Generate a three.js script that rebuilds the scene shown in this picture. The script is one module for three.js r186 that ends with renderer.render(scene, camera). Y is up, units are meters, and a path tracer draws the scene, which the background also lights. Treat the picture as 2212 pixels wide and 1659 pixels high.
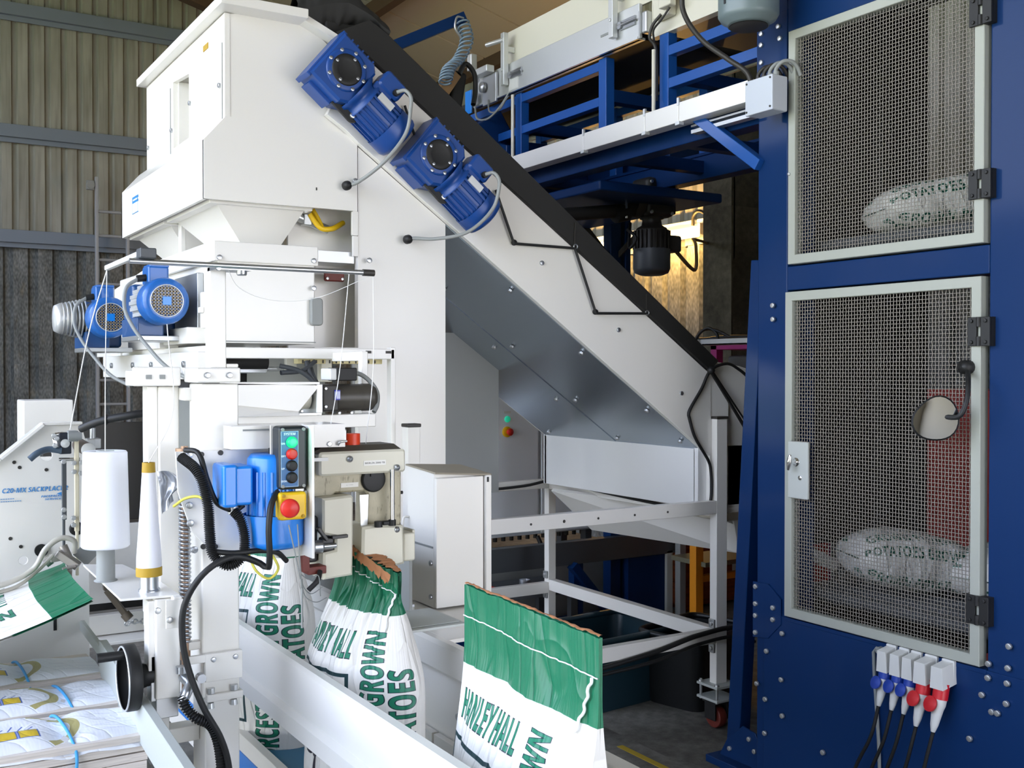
import * as THREE from 'three';
import { mergeGeometries } from 'three/addons/utils/BufferGeometryUtils.js';
import { RoundedBoxGeometry } from 'three/addons/geometries/RoundedBoxGeometry.js';
import { FontLoader } from 'three/addons/loaders/FontLoader.js';
import { TextGeometry } from 'three/addons/geometries/TextGeometry.js';
import { ImprovedNoise } from 'three/addons/math/ImprovedNoise.js';

// light levels: sky, sun, wall lamp and its visible glow; the door openings (left wall z0..z1 and height, front wall x0..x1 and height)
const SKY = 6.5, SUN = 9, LAMP = 2.6, LAMPGLOW = 3;
const LZ0 = -5.6, LZ1 = 1.4, LH = 5.2, FX0 = 0.8, FX1 = 5.2, FH = 2.6;

// ---------- camera, sky, sun, exposure ----------
const scene = new THREE.Scene();
const yaw = THREE.MathUtils.degToRad(31.73), pitch = THREE.MathUtils.degToRad(0.734);
const camera = new THREE.PerspectiveCamera(39.62, 2212 / 1659, 0.05, 200);
camera.position.set(0, 1.6, 0);
camera.lookAt(Math.sin(yaw) * Math.cos(pitch), 1.6 - Math.sin(pitch), -Math.cos(yaw) * Math.cos(pitch));
scene.add(camera);

const renderer = new THREE.WebGLRenderer({ antialias: true });
renderer.toneMapping = THREE.LinearToneMapping;
renderer.toneMappingExposure = 1.0;
renderer.shadowMap.enabled = true;

// hazy bright sky: pale at the horizon, bluer overhead
{
  const W = 64, H = 32, d = new Float32Array(W * H * 4);
  for (let r = 0; r < H; r++) for (let c = 0; c < W; c++) {
    const up = Math.max(0, Math.sin(((r + 0.5) / H - 0.5) * Math.PI)), k = Math.pow(1 - up, 2.2), i = (r * W + c) * 4;
    d[i] = 0.6 + 0.36 * k; d[i + 1] = 0.75 + 0.235 * k; d[i + 2] = 1.08; d[i + 3] = 1;
  }
  const sky = new THREE.DataTexture(d, W, H, THREE.RGBAFormat, THREE.FloatType);
  sky.mapping = THREE.EquirectangularReflectionMapping; sky.magFilter = sky.minFilter = THREE.LinearFilter; sky.needsUpdate = true;
  scene.background = sky; scene.backgroundIntensity = SKY;
}
// high sun over the yard beyond the big doors; the roof keeps it off the machinery
const sun = new THREE.DirectionalLight(0xfff1dc, SUN);
sun.position.set(-9, 24, 14); sun.target.position.set(-12, 0, -3);
sun.castShadow = true; sun.shadow.mapSize.set(2048, 2048);
Object.assign(sun.shadow.camera, { left: -40, right: 40, top: 40, bottom: -40, near: 1, far: 80 });
scene.add(sun, sun.target);

// ---------- helpers ----------
const V = (x, y, z) => new THREE.Vector3(x, y, z);
const noise = new ImprovedNoise();
let seed = 7;
const rnd = () => { seed = (seed * 1664525 + 1013904223) >>> 0; return seed / 4294967296; };
const used = {};
const numbered = (n) => { const k = used[n] = (used[n] ?? -1) + 1; return k ? n + '_' + String(k).padStart(3, '0') : n; };

// flat list of triangles with normals and uv in metres (box projection) unless the geometry keeps its own
function prep(g) {
  const keep = g.userData.keepUV;
  if (g.index) g = g.toNonIndexed();
  if (!g.attributes.normal) g.computeVertexNormals();
  const o = new THREE.BufferGeometry();
  o.setAttribute('position', g.attributes.position.clone()); o.setAttribute('normal', g.attributes.normal.clone());
  if (keep) o.setAttribute('uv', g.attributes.uv.clone());
  else {
    const p = g.attributes.position, n = g.attributes.normal, uv = new Float32Array(p.count * 2);
    for (let i = 0; i < p.count; i += 3) {
      let x = 0, y = 0, z = 0;
      for (let k = 0; k < 3; k++) { x += n.getX(i + k); y += n.getY(i + k); z += n.getZ(i + k); }
      x = Math.abs(x); y = Math.abs(y); z = Math.abs(z);
      for (let k = 0; k < 3; k++) {
        const j = i + k, a = p.getX(j), b = p.getY(j), c = p.getZ(j);
        if (x >= y && x >= z) { uv[2 * j] = c; uv[2 * j + 1] = b; } else if (y >= z) { uv[2 * j] = a; uv[2 * j + 1] = c; } else { uv[2 * j] = a; uv[2 * j + 1] = b; }
      }
    }
    o.setAttribute('uv', new THREE.BufferAttribute(uv, 2));
  }
  return o;
}
const join = (list) => { const gs = [].concat(list).map(prep); return gs.length > 1 ? mergeGeometries(gs) : gs[0]; };
function mesh(name, geoms, mat) {
  const m = new THREE.Mesh(join(geoms), mat);
  m.name = name; m.castShadow = m.receiveShadow = true;
  return m;
}
// a Group at the thing's base; geometry of its parts is given in the place's own metres and shifted to the base
function thing(name, label, category, base = [0, 0, 0], group) {
  const o = new THREE.Group();
  o.name = numbered(name); o.position.set(...base); o.userData.label = label; o.userData.category = category;
  if (group) o.userData.group = group;
  o.org = base; scene.add(o);
  return o;
}
function struct(name, geoms, mat) {
  let o;
  if (geoms) o = mesh(name, geoms, mat); else { o = new THREE.Group(); o.name = name; }
  o.userData.kind = 'structure'; o.org = [0, 0, 0]; scene.add(o);
  return o;
}
function part(name, geoms, mat, parent, label) {
  const g = join(geoms), b = parent.org;
  if (b[0] || b[1] || b[2]) g.translate(-b[0], -b[1], -b[2]);
  const m = new THREE.Mesh(g, mat);
  m.name = name; m.castShadow = m.receiveShadow = true; m.org = b;
  if (label) m.userData.label = label;
  parent.add(m);
  return m;
}
const each = (name, list, mat, parent, label) => list.map((g) => part(name, g, mat, parent, label));
// thin printed plate facing -x or +z, its print upright
function plate(x0, x1, y0, y1, z0, z1) { const g = new THREE.BoxGeometry(Math.abs(x1 - x0), Math.abs(y1 - y0), Math.abs(z1 - z0)); g.translate((x0 + x1) / 2, (y0 + y1) / 2, (z0 + z1) / 2); g.userData.keepUV = true; return g; }
function solo(name, geoms, mat, label, category, base = [0, 0, 0], group) {
  const g = join(geoms); g.translate(-base[0], -base[1], -base[2]);
  const m = new THREE.Mesh(g, mat);
  m.name = numbered(name); m.castShadow = m.receiveShadow = true; m.position.set(...base); m.org = base;
  m.userData.label = label; m.userData.category = category;
  if (group) m.userData.group = group;
  scene.add(m);
  return m;
}
// copy of a thing moved by (dx, dy, dz)
function copy(src, [dx, dy, dz], label, group) {
  const c = src.clone(); c.name = numbered(src.name.replace(/_\d{3}$/, ''));
  c.position.add(V(dx, dy, dz)); if (label) c.userData.label = label; if (group) c.userData.group = group;
  scene.add(c); return c;
}
// box by its extents, edges rounded where it is large enough
function B(x0, x1, y0, y1, z0, z1, r = 0.003) {
  const w = Math.abs(x1 - x0), h = Math.abs(y1 - y0), d = Math.abs(z1 - z0), s = Math.min(w, h, d);
  const g = r > 0 && s > 2.2 * r ? new RoundedBoxGeometry(w, h, d, 1, r) : new THREE.BoxGeometry(w, h, d);
  return g.translate((x0 + x1) / 2, (y0 + y1) / 2, (z0 + z1) / 2);
}
const toMat = (from, to) => new THREE.Quaternion().setFromUnitVectors(from, to);
// straight bar of a w by h section between two points
function bar(a, b, w, h = w, r = 0.002) {
  const p = V(...a), q = V(...b), L = p.distanceTo(q), d = q.clone().sub(p).normalize();
  const m = new THREE.Matrix4(), up = Math.abs(d.y) > 0.99 ? V(0, 0, 1) : V(0, 1, 0), x = up.clone().cross(d).normalize(), y = d.clone().cross(x);
  m.makeBasis(x, y, d).setPosition(p.add(q).multiplyScalar(0.5));
  const g = r > 0 && Math.min(w, h, L) > 2.2 * r ? new RoundedBoxGeometry(w, h, L, 1, r) : new THREE.BoxGeometry(w, h, L);
  return g.applyMatrix4(m);
}
function cyl(a, b, r0, r1 = r0, seg = 20, open = false) {
  const p = V(...a), q = V(...b), L = p.distanceTo(q), d = q.clone().sub(p).normalize();
  const g = new THREE.CylinderGeometry(r1, r0, L, seg, 1, open);
  return g.applyQuaternion(toMat(V(0, 1, 0), d)).translate((p.x + q.x) / 2, (p.y + q.y) / 2, (p.z + q.z) / 2);
}
// turned shape: profile of [radius, distance along the axis] from a point in a direction
function lathe(prof, at, dir, seg = 24) {
  const g = new THREE.LatheGeometry(prof.map(([r, t]) => new THREE.Vector2(Math.max(r, 0.0001), t)), seg);
  return g.applyQuaternion(toMat(V(0, 1, 0), V(...dir).normalize())).translate(...at);
}
function tube(pts, r, seg = 8, n = 0) {
  return new THREE.TubeGeometry(new THREE.CatmullRomCurve3(pts.map((p) => V(...p)), false, 'centripetal'), n || Math.max(6, pts.length * 6), r, seg);
}
function poly(pts, r) {            // bent wire with sharp corners
  const o = [];
  for (let i = 0; i + 1 < pts.length; i++) { o.push(cyl(pts[i], pts[i + 1], r, r, 8)); if (i) o.push(new THREE.SphereGeometry(r, 8, 6).translate(...pts[i])); }
  return o;
}
const shapeOf = (pts, holes = []) => {
  const s = new THREE.Shape(pts.map(([x, y]) => new THREE.Vector2(x, y)));
  for (const h of holes) s.holes.push(new THREE.Path(h.map(([x, y]) => new THREE.Vector2(x, y))));
  return s;
};
// outline in x,y carried along z
function prismZ(pts, z0, z1, bev = 0, holes) {
  const g = new THREE.ExtrudeGeometry(shapeOf(pts, holes), { depth: Math.abs(z1 - z0) - 2 * bev, bevelEnabled: bev > 0, bevelSize: bev, bevelThickness: bev, bevelOffset: -bev, bevelSegments: 1, curveSegments: 12 });
  return g.translate(0, 0, Math.min(z0, z1) + bev);
}
// outline in z,y carried along x
function prismX(pts, x0, x1, bev = 0, holes) {
  const f = (l) => l.map(([z, y]) => [-z, y]);
  const g = new THREE.ExtrudeGeometry(shapeOf(f(pts), holes && holes.map(f)), { depth: Math.abs(x1 - x0) - 2 * bev, bevelEnabled: bev > 0, bevelSize: bev, bevelThickness: bev, bevelOffset: -bev, bevelSegments: 1, curveSegments: 12 });
  return g.rotateY(Math.PI / 2).translate(Math.min(x0, x1) + bev, 0, 0);
}
// outline in x,z carried along y
function prismY(pts, y0, y1, bev = 0, holes) {
  const f = (l) => l.map(([x, z]) => [x, -z]);
  const g = new THREE.ExtrudeGeometry(shapeOf(f(pts), holes && holes.map(f)), { depth: Math.abs(y1 - y0) - 2 * bev, bevelEnabled: bev > 0, bevelSize: bev, bevelThickness: bev, bevelOffset: -bev, bevelSegments: 1, curveSegments: 12 });
  return g.rotateX(-Math.PI / 2).translate(0, Math.min(y0, y1) + bev, 0);
}
const ring = (cx, cy, r, n = 20) => Array.from({ length: n }, (_, i) => [cx + r * Math.cos(i / n * 2 * Math.PI), cy + r * Math.sin(i / n * 2 * Math.PI)]);
const rrect = (x0, x1, y0, y1, r, n = 4) => {
  const o = [];
  for (const [cx, cy, a] of [[x1 - r, y0 + r, -90], [x1 - r, y1 - r, 0], [x0 + r, y1 - r, 90], [x0 + r, y0 + r, 180]])
    for (let i = 0; i <= n; i++) { const t = (a + 90 * i / n) * Math.PI / 180; o.push([cx + r * Math.cos(t), cy + r * Math.sin(t)]); }
  return o;
};
const bolt = (at, dir, r = 0.008) => lathe([[0, r * 0.9], [r * 0.85, r * 0.9], [r, r * 0.7], [r, 0]], at, dir, 8);
function hull(pts8) {              // block with eight given corners: four of one face, then the matching four
  const idx = [[0, 1, 2, 3], [7, 6, 5, 4], [0, 4, 5, 1], [1, 5, 6, 2], [2, 6, 7, 3], [3, 7, 4, 0]], pos = [];
  for (const [a, b, c, d] of idx) for (const k of [a, b, c, a, c, d]) pos.push(...pts8[k]);
  const g = new THREE.BufferGeometry(); g.setAttribute('position', new THREE.Float32BufferAttribute(pos, 3)); g.computeVertexNormals();
  return g;
}
function grid(nu, nv, f, uvf) {    // surface from f(u, v), u and v in 0..1
  const pos = [], uv = [], idx = [];
  for (let j = 0; j <= nv; j++) for (let i = 0; i <= nu; i++) { pos.push(...f(i / nu, j / nv)); uv.push(...(uvf ? uvf(i / nu, j / nv) : [i / nu, j / nv])); }
  for (let j = 0; j < nv; j++) for (let i = 0; i < nu; i++) { const a = j * (nu + 1) + i, b = a + 1, c = a + nu + 1, d = c + 1; idx.push(a, b, d, a, d, c); }
  const g = new THREE.BufferGeometry();
  g.setAttribute('position', new THREE.Float32BufferAttribute(pos, 3)); g.setAttribute('uv', new THREE.Float32BufferAttribute(uv, 2)); g.setIndex(idx); g.computeVertexNormals();
  g.userData.keepUV = !!uvf;
  return g;
}

// ---------- materials ----------
function tex(W, H, f, srgb = true, repeat = [1, 1]) {   // f(x, y) -> [r, g, b] in 0..255
  const d = new Uint8Array(W * H * 4);
  for (let y = 0; y < H; y++) for (let x = 0; x < W; x++) { const c = f(x, y), i = (y * W + x) * 4; d[i] = c[0]; d[i + 1] = c[1]; d[i + 2] = c[2]; d[i + 3] = 255; }
  const t = new THREE.DataTexture(d, W, H);
  t.wrapS = t.wrapT = THREE.RepeatWrapping; t.magFilter = THREE.LinearFilter; t.minFilter = THREE.LinearMipmapLinearFilter; t.generateMipmaps = true;
  if (srgb) t.colorSpace = THREE.SRGBColorSpace;
  t.repeat.set(...repeat); t.needsUpdate = true;
  return t;
}
const cl = (v) => Math.max(0, Math.min(255, v));
const fbm = (x, y, z = 0, n = 4) => { let s = 0, a = 0.5; for (let i = 0; i < n; i++) { s += a * noise.noise(x, y, z + i * 7.1); x *= 2.03; y *= 2.03; a *= 0.5; } return s; };
// canvas that becomes a printed surface
function canvasTex(W, H, draw) {
  const c = document.createElement('canvas'); c.width = W; c.height = H;
  draw(c.getContext('2d'), W, H);
  const t = new THREE.CanvasTexture(c); t.colorSpace = THREE.SRGBColorSpace; t.anisotropy = 8;
  return t;
}
const mat = (color, roughness = 0.5, metalness = 0, extra = {}) => new THREE.MeshStandardMaterial({ color, roughness, metalness, ...extra });
const phys = (color, roughness, metalness, extra) => new THREE.MeshPhysicalMaterial({ color, roughness, metalness, ...extra });
const smudge = tex(256, 256, (x, y) => { const v = cl(122 + 36 * fbm(x / 40, y / 40, 3)); return [v, v, v]; }, false, [0.7, 0.7]);
const M = {
  white: mat(0xedeae3, 0.42, 0, { roughnessMap: smudge }),
  cream: mat(0xd6d2c2, 0.45),
  ivory: mat(0xd9d5c3, 0.4),
  navy: phys(0x0a2e5e, 0.55, 0, { specularIntensity: 0.25, clearcoat: 0.18, clearcoatRoughness: 0.12 }),
  navyLit: phys(0x17509c, 0.5, 0, { specularIntensity: 0.5, clearcoat: 0.4, clearcoatRoughness: 0.15 }),  // the navy paint made lighter: daylight on the upper rails put into the colour
  motorBlue: phys(0x07418c, 0.45, 0, { clearcoat: 0.3, clearcoatRoughness: 0.3 }),
  skyBlue: phys(0x0b7fe0, 0.35, 0, { clearcoat: 0.6, clearcoatRoughness: 0.2 }),
  black: mat(0x161616, 0.55), rubber: mat(0x1b1a18, 0.75), tarp: mat(0x1d1c1a, 0.68),
  dark: mat(0x33302c, 0.5), graphite: mat(0x4a4e52, 0.42),
  grey: mat(0x8f9290, 0.5), paleGrey: mat(0xb9bdb8, 0.5), meshGrey: mat(0xa7aaa0, 0.5),
  steel: mat(0xb9bcc0, 0.3, 0.9), zinc: mat(0xc6c8c8, 0.35, 0.8), chrome: mat(0xe6e6e6, 0.1, 1),
  stainless: mat(0xb4bec8, 0.24, 0.85),
  alu: mat(0xdadcdc, 0.35, 0.55),
  red: mat(0xd3281e, 0.4), orange: mat(0xe8441d, 0.4), yellow: mat(0xf0c31a, 0.4), green: mat(0x0f7a5a, 0.4),
  brown: mat(0x6d2a20, 0.5), mustard: mat(0xb39022, 0.6),
  wire: mat(0x9c968c, 0.45, 0.5), plug: mat(0xd8d8d4, 0.35), plugBlue: mat(0x1d3f9e, 0.35), plugRed: mat(0xc8202a, 0.35),
  thread: mat(0xf4f4f2, 0.9), string: mat(0x4aa7e6, 0.6), paper: mat(0xe9e6df, 0.85), kraft: mat(0xb27a52, 0.9),
};

// ---------- the building ----------
const concreteTex = tex(512, 512, (x, y) => {
  const s = fbm(x / 90, y / 90, 1, 5) * 70 + fbm(x / 9, y / 9, 5, 3) * 34 + (rnd() - 0.5) * 12;
  return [cl(104 + s), cl(102 + s), cl(96 + s)];
}, true, [0.35, 0.35]);
const spangle = tex(512, 512, (x, y) => {   // weathered galvanised sheet with brown bloom
  const n = noise.noise(x / 7, y / 11, 2) * 34 + fbm(x / 60, y / 90, 9) * 50, r = Math.max(0, fbm(x / 30, y / 55, 21, 5) * 2 - 0.25) * 45;
  return [cl(112 + n + r * 0.2), cl(116 + n), cl(116 + n - r * 0.3)];
}, true, [0.9, 0.6]);
const creamSheet = tex(256, 512, (x, y) => {
  const s = fbm(x / 30, y / 120, 4) * 36 + Math.max(0, fbm(x / 6, y / 160, 12)) * -50;
  return [cl(150 + s), cl(150 + s), cl(140 + s)];
}, true, [0.6, 0.3]);
const MB = {
  floor: mat(0xffffff, 0.85, 0, { map: concreteTex }),
  lower: mat(0xffffff, 0.55, 0.35, { map: spangle }),
  upper: mat(0xffffff, 0.6, 0, { map: creamSheet }),
  girt: mat(0x7d8896, 0.5, 0.2), rafter: mat(0x4d3a2c, 0.7), roof: mat(0xa39c92, 0.9), shell: mat(0xa09a8c, 0.9),
  stone: mat(0xb8b6a4, 0.9, 0, { map: concreteTex }), yard: mat(0xcfc6b4, 0.95), grass: mat(0xa0b04a, 0.95),
};
struct('floor', B(-3.4, 6.2, -0.2, 0, -12.4, 2.6, 0), MB.floor);
struct('ground_yard', [B(-14, -3.4, -0.3, -0.04, -30, 30, 0), B(-3.4, 30, -0.3, -0.05, 2.6, 30, 0)], MB.yard);
struct('ground_field', B(-90, -14, -0.3, -0.06, -60, 60, 0), MB.grass);

function sheet(w, h, pitch, depth) {       // one corrugated cladding sheet, its ribs standing towards +z
  const top = [], n = Math.round(w / pitch), t = 0.004;
  for (let i = 0; i < n; i++) { const x = i * pitch; top.push([x, 0], [x + pitch * 0.22, 0], [x + pitch * 0.32, depth], [x + pitch * 0.9, depth]); }
  top.push([w, 0]);
  const outline = [...top, ...top.slice().reverse().map(([x, z]) => [x, z - t])];
  return new THREE.ExtrudeGeometry(shapeOf(outline), { depth: h, bevelEnabled: false }).rotateX(-Math.PI / 2).scale(1, 1, -1);
}
function fixWinding(g) { const p = g.attributes.position, n = g.attributes.normal; for (let i = 0; i < p.count; i += 3) for (const a of [p, n]) { const x = a.getX(i + 1), y = a.getY(i + 1), z = a.getZ(i + 1); a.setXYZ(i + 1, a.getX(i + 2), a.getY(i + 2), a.getZ(i + 2)); a.setXYZ(i + 2, x, y, z); } return g; }
const sheetGeo = (w, h, p, d) => { let g = sheet(w, h, p, d); if (g.index) g = g.toNonIndexed(); return prep(fixWinding(g)); };
function clad(parent, geo, m, n, place) { for (let i = 0; i < n; i++) { const s = new THREE.Mesh(geo, m); s.name = 'cladding_sheet'; s.castShadow = s.receiveShadow = true; place(s, i); parent.add(s); } }

// back wall: galvanised sheets below, cream sheets above, blue-grey rails
const wb = struct('wall_back', B(-3.4, 6.2, 0, 7.2, -12.5, -12.34, 0), MB.shell);
{
  const lo = sheetGeo(0.96, 2.96, 0.24, 0.05), up = sheetGeo(0.96, 3.2, 0.16, 0.035);
  clad(wb, lo, MB.lower, 10, (s, i) => s.position.set(-3.2 + i * 0.96, 0, -12.3));
  clad(wb, up, MB.upper, 10, (s, i) => s.position.set(-3.2 + i * 0.96, 2.98, -12.27));
  for (const y of [2.93, 4.02, 5.28]) part('rail', [B(-3.2, 6.1, y, y + 0.13, -12.26, -12.13), B(-3.2, 6.1, y - 0.05, y + 0.01, -12.2, -12.18)], MB.girt, wb);
}
// right wall behind the infeed conveyor
const wr = struct('wall_right', B(6.16, 6.3, 0, 5.6, -12.4, 2.6, 0), MB.shell);
{
  const lo = sheetGeo(0.96, 2.68, 0.24, 0.045), up = sheetGeo(0.96, 2.6, 0.16, 0.035);
  const put = (y, x) => (s, i) => { s.rotation.y = -Math.PI / 2; s.position.set(x, y, -12.3 + i * 0.96); };
  clad(wr, lo, MB.lower, 15, put(0, 6.1)); clad(wr, up, MB.upper, 15, put(2.66, 6.08));
  part('rail', B(5.94, 6.06, 4.9, 5.05, -12.3, 2.3), MB.rafter, wr);
}
// left wall with the big sliding-door opening and a high opening added to brighten the upper frames, front wall with its own opening behind the camera
struct('wall_left', [B(-3.4, -3.2, 0, 6, -12.4, -10, 0), B(-3.4, -3.2, 0, 0.7, -10, -8.6, 0), B(-3.4, -3.2, 1.75, 3.1, -10, -8.6, 0), B(-3.4, -3.2, 5.3, 6, -10, -8.6, 0), B(-3.4, -3.2, 0, 3.1, -8.6, LZ0, 0), B(-3.4, -3.2, 5.3, 6, -8.6, LZ0, 0), B(-3.4, -3.2, LH, 6, LZ0, LZ1, 0), B(-3.4, -3.2, 0, 6, LZ1, 2.6, 0)], MB.shell);
struct('wall_front', [B(-3.4, FX0, 0, 7, 2.4, 2.6, 0), B(FX1, 6.2, 0, 7, 2.4, 2.6, 0), B(FX0, FX1, FH, 7, 2.4, 2.6, 0)], MB.shell);
// roof: boards one metre wide falling to the right wall, ridge above the line
{
  const ce = struct('ceiling', [hull([[6.4, 5.0, 2.7], [0.5, 6.57, 2.7], [0.5, 6.72, 2.7], [6.4, 5.15, 2.7], [6.4, 5.0, -12.5], [0.5, 6.57, -12.5], [0.5, 6.72, -12.5], [6.4, 5.15, -12.5]]),
    hull([[0.5, 6.57, 2.7], [-3.5, 5.5, 2.7], [-3.5, 5.65, 2.7], [0.5, 6.72, 2.7], [0.5, 6.57, -12.5], [-3.5, 5.5, -12.5], [-3.5, 5.65, -12.5], [0.5, 6.72, -12.5]])], mat(0x2a2622, 0.9));
  const a = Math.atan(0.266), L = 5.9 / Math.cos(a), g = prep(new RoundedBoxGeometry(L, 0.03, 0.975, 1, 0.006)), g2 = prep(new RoundedBoxGeometry(3.75 / Math.cos(a), 0.03, 0.975, 1, 0.006));
  for (let i = 0; i < 15; i++) for (const s of [1, -1]) {
    const m = new THREE.Mesh(s > 0 ? g : g2, MB.roof); m.name = 'ceiling_board'; m.castShadow = m.receiveShadow = true;
    m.position.set(s > 0 ? 3.35 : -1.3, s > 0 ? 5.74 : 6.03, -11.69 + i); m.rotation.z = -a * s; ce.add(m);
  }
  for (const [x, y] of [[4.55, 5.3], [2.6, 5.82], [0.5, 6.36], [-2, 5.74]]) part('purlin', B(x - 0.05, x + 0.05, y - 0.1, y + 0.05, -12.3, 2.3), MB.rafter, ce);
  for (const z of [-11.3, -6.2, -1.1]) part('rafter', [bar([6.1, 4.75, z], [0.5, 6.24, z], 0.14, 0.24), bar([-3.2, 5.26, z], [0.5, 6.24, z], 0.14, 0.24)], MB.rafter, ce);
}
// stanchion on the right wall
struct('trim_1', [B(5.72, 6.06, 0, 4.9, -6.36, -6.32), B(5.72, 6.06, 0, 4.9, -6.08, -6.04), B(5.86, 5.9, 0, 4.9, -6.33, -6.07), B(5.7, 5.74, 0, 4.9, -6.36, -6.04)], MB.stone);

// ---------- receiving hopper on top ----------
{
  const t = thing('hopper', 'tall white steel feed hopper with a window and chamfered lower skirt, above the weigher', 'hopper', [1.3, 2.02, -4.2]);
  // upper body in three bays, the middle one set back for the window pocket
  const prof = [[1.1, 2.42], [1.1, 2.815], [1.345, 2.85], [1.62, 2.64], [1.62, 2.42]];
  part('body', [prismZ(prof, -3.608, -4.06), prismZ(prof.map(([x, y]) => [Math.max(x, 1.2), y]), -4.06, -4.29), prismZ(prof, -4.29, -4.73)], M.white, t);
  const hole = [[-4.29, 2.475], [-4.06, 2.475], [-4.06, 2.715], [-4.29, 2.735]];
  part('front_panel', prismX([[-4.735, 2.42], [-3.606, 2.42], [-3.606, 2.815], [-4.735, 2.815]], 1.082, 1.1, 0, [hole]), M.white, t);
  part('window_pocket', hull([[1.1, 2.475, -4.29], [1.1, 2.475, -4.275], [1.2, 2.475, -4.275], [1.2, 2.475, -4.29], [1.1, 2.735, -4.29], [1.1, 2.735, -4.275], [1.2, 2.735, -4.275], [1.2, 2.735, -4.29]]), M.white, t);
  part('lid', [B(1.045, 1.35, 2.818, 2.85, -3.52, -4.76), hull([[1.34, 2.822, -3.55], [1.34, 2.845, -3.55], [1.52, 2.768, -3.55], [1.52, 2.745, -3.55], [1.34, 2.822, -4.74], [1.34, 2.845, -4.74], [1.52, 2.768, -4.74], [1.52, 2.745, -4.74]])], M.white, t);
  // lower skirt: four sides, open below
  const sk = [[1.007, 2.178], [1.007, 2.376], [1.084, 2.464], [1.563, 2.452], [1.563, 2.178]];
  const inn = sk.map(([x, y]) => [x < 1.2 ? x + 0.012 : x - 0.012, Math.min(y, 2.44)]);
  part('skirt', [prismZ(sk, -3.596, -3.61), prismZ(sk, -4.872, -4.886), hull([[1.007, 2.178, -3.6], [1.02, 2.178, -3.6], [1.02, 2.376, -3.6], [1.007, 2.376, -3.6], [1.007, 2.178, -4.886], [1.02, 2.178, -4.886], [1.02, 2.376, -4.886], [1.007, 2.376, -4.886]]),
    hull([[1.007, 2.374, -3.6], [1.02, 2.368, -3.6], [1.09, 2.456, -3.6], [1.084, 2.464, -3.6], [1.007, 2.374, -4.886], [1.02, 2.368, -4.886], [1.09, 2.456, -4.886], [1.084, 2.464, -4.886]]), B(1.03, 1.56, 2.36, 2.4, -3.62, -4.87)], M.white, t);
  for (const [z0, z1] of [[-3.64, -4.2], [-4.27, -4.85]]) {   // two pyramid spouts side by side
    const zm = (z0 + z1) / 2;
    part('spout', [hull([[1.05, 2.19, z0], [1.39, 2.19, z0], [1.305, 2.0, zm + 0.12], [1.235, 2.0, zm + 0.12], [1.05, 2.19, z1], [1.39, 2.19, z1], [1.305, 2.0, zm - 0.12], [1.235, 2.0, zm - 0.12]]), B(1.035, 1.405, 2.17, 2.195, z0 + 0.01, z1 - 0.01)], M.white, t);
  }
  part('seam_strip', B(1.09, 1.11, 2.06, 2.18, -4.215, -4.255), M.white, t);
  for (const [z, y] of [[-4.31, 2.55], [-4.04, 2.6], [-3.66, 2.58], [-4.7, 2.55]]) part('lock_knob', bolt([1.082, y, z], [-1, 0, 0], 0.009), M.steel, t);
  for (const z of [-4.33, -3.632]) part('door_seam', B(1.0795, 1.083, 2.46, 2.72, z - 0.002, z + 0.002, 0), M.grey, t);
  part('decal', B(1.0795, 1.083, 2.745, 2.765, -3.8, -3.86, 0), M.mustard, t, 'small yellow and red warning decal');
  part('maker_plate', plate(1.004, 1.008, 2.255, 2.325, -4.56, -4.66), new THREE.MeshStandardMaterial({ roughness: 0.4, map: canvasTex(128, 96, (c, w, h) => {
    c.fillStyle = '#eef4f8'; c.fillRect(0, 0, w, h); c.fillStyle = '#2f86c4'; c.fillRect(0, 0, w, h * 0.38); c.fillStyle = '#fff'; c.fillRect(16, 14, 96, 9); c.strokeStyle = '#2f86c4'; c.lineWidth = 4; c.strokeRect(2, 2, w - 4, h - 4);
  }) }), t, 'small blue and white plate');
  part('vent_slot', B(1.404, 1.408, 2.24, 2.25, -3.594, -3.598, 0), M.dark, t);
}
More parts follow.
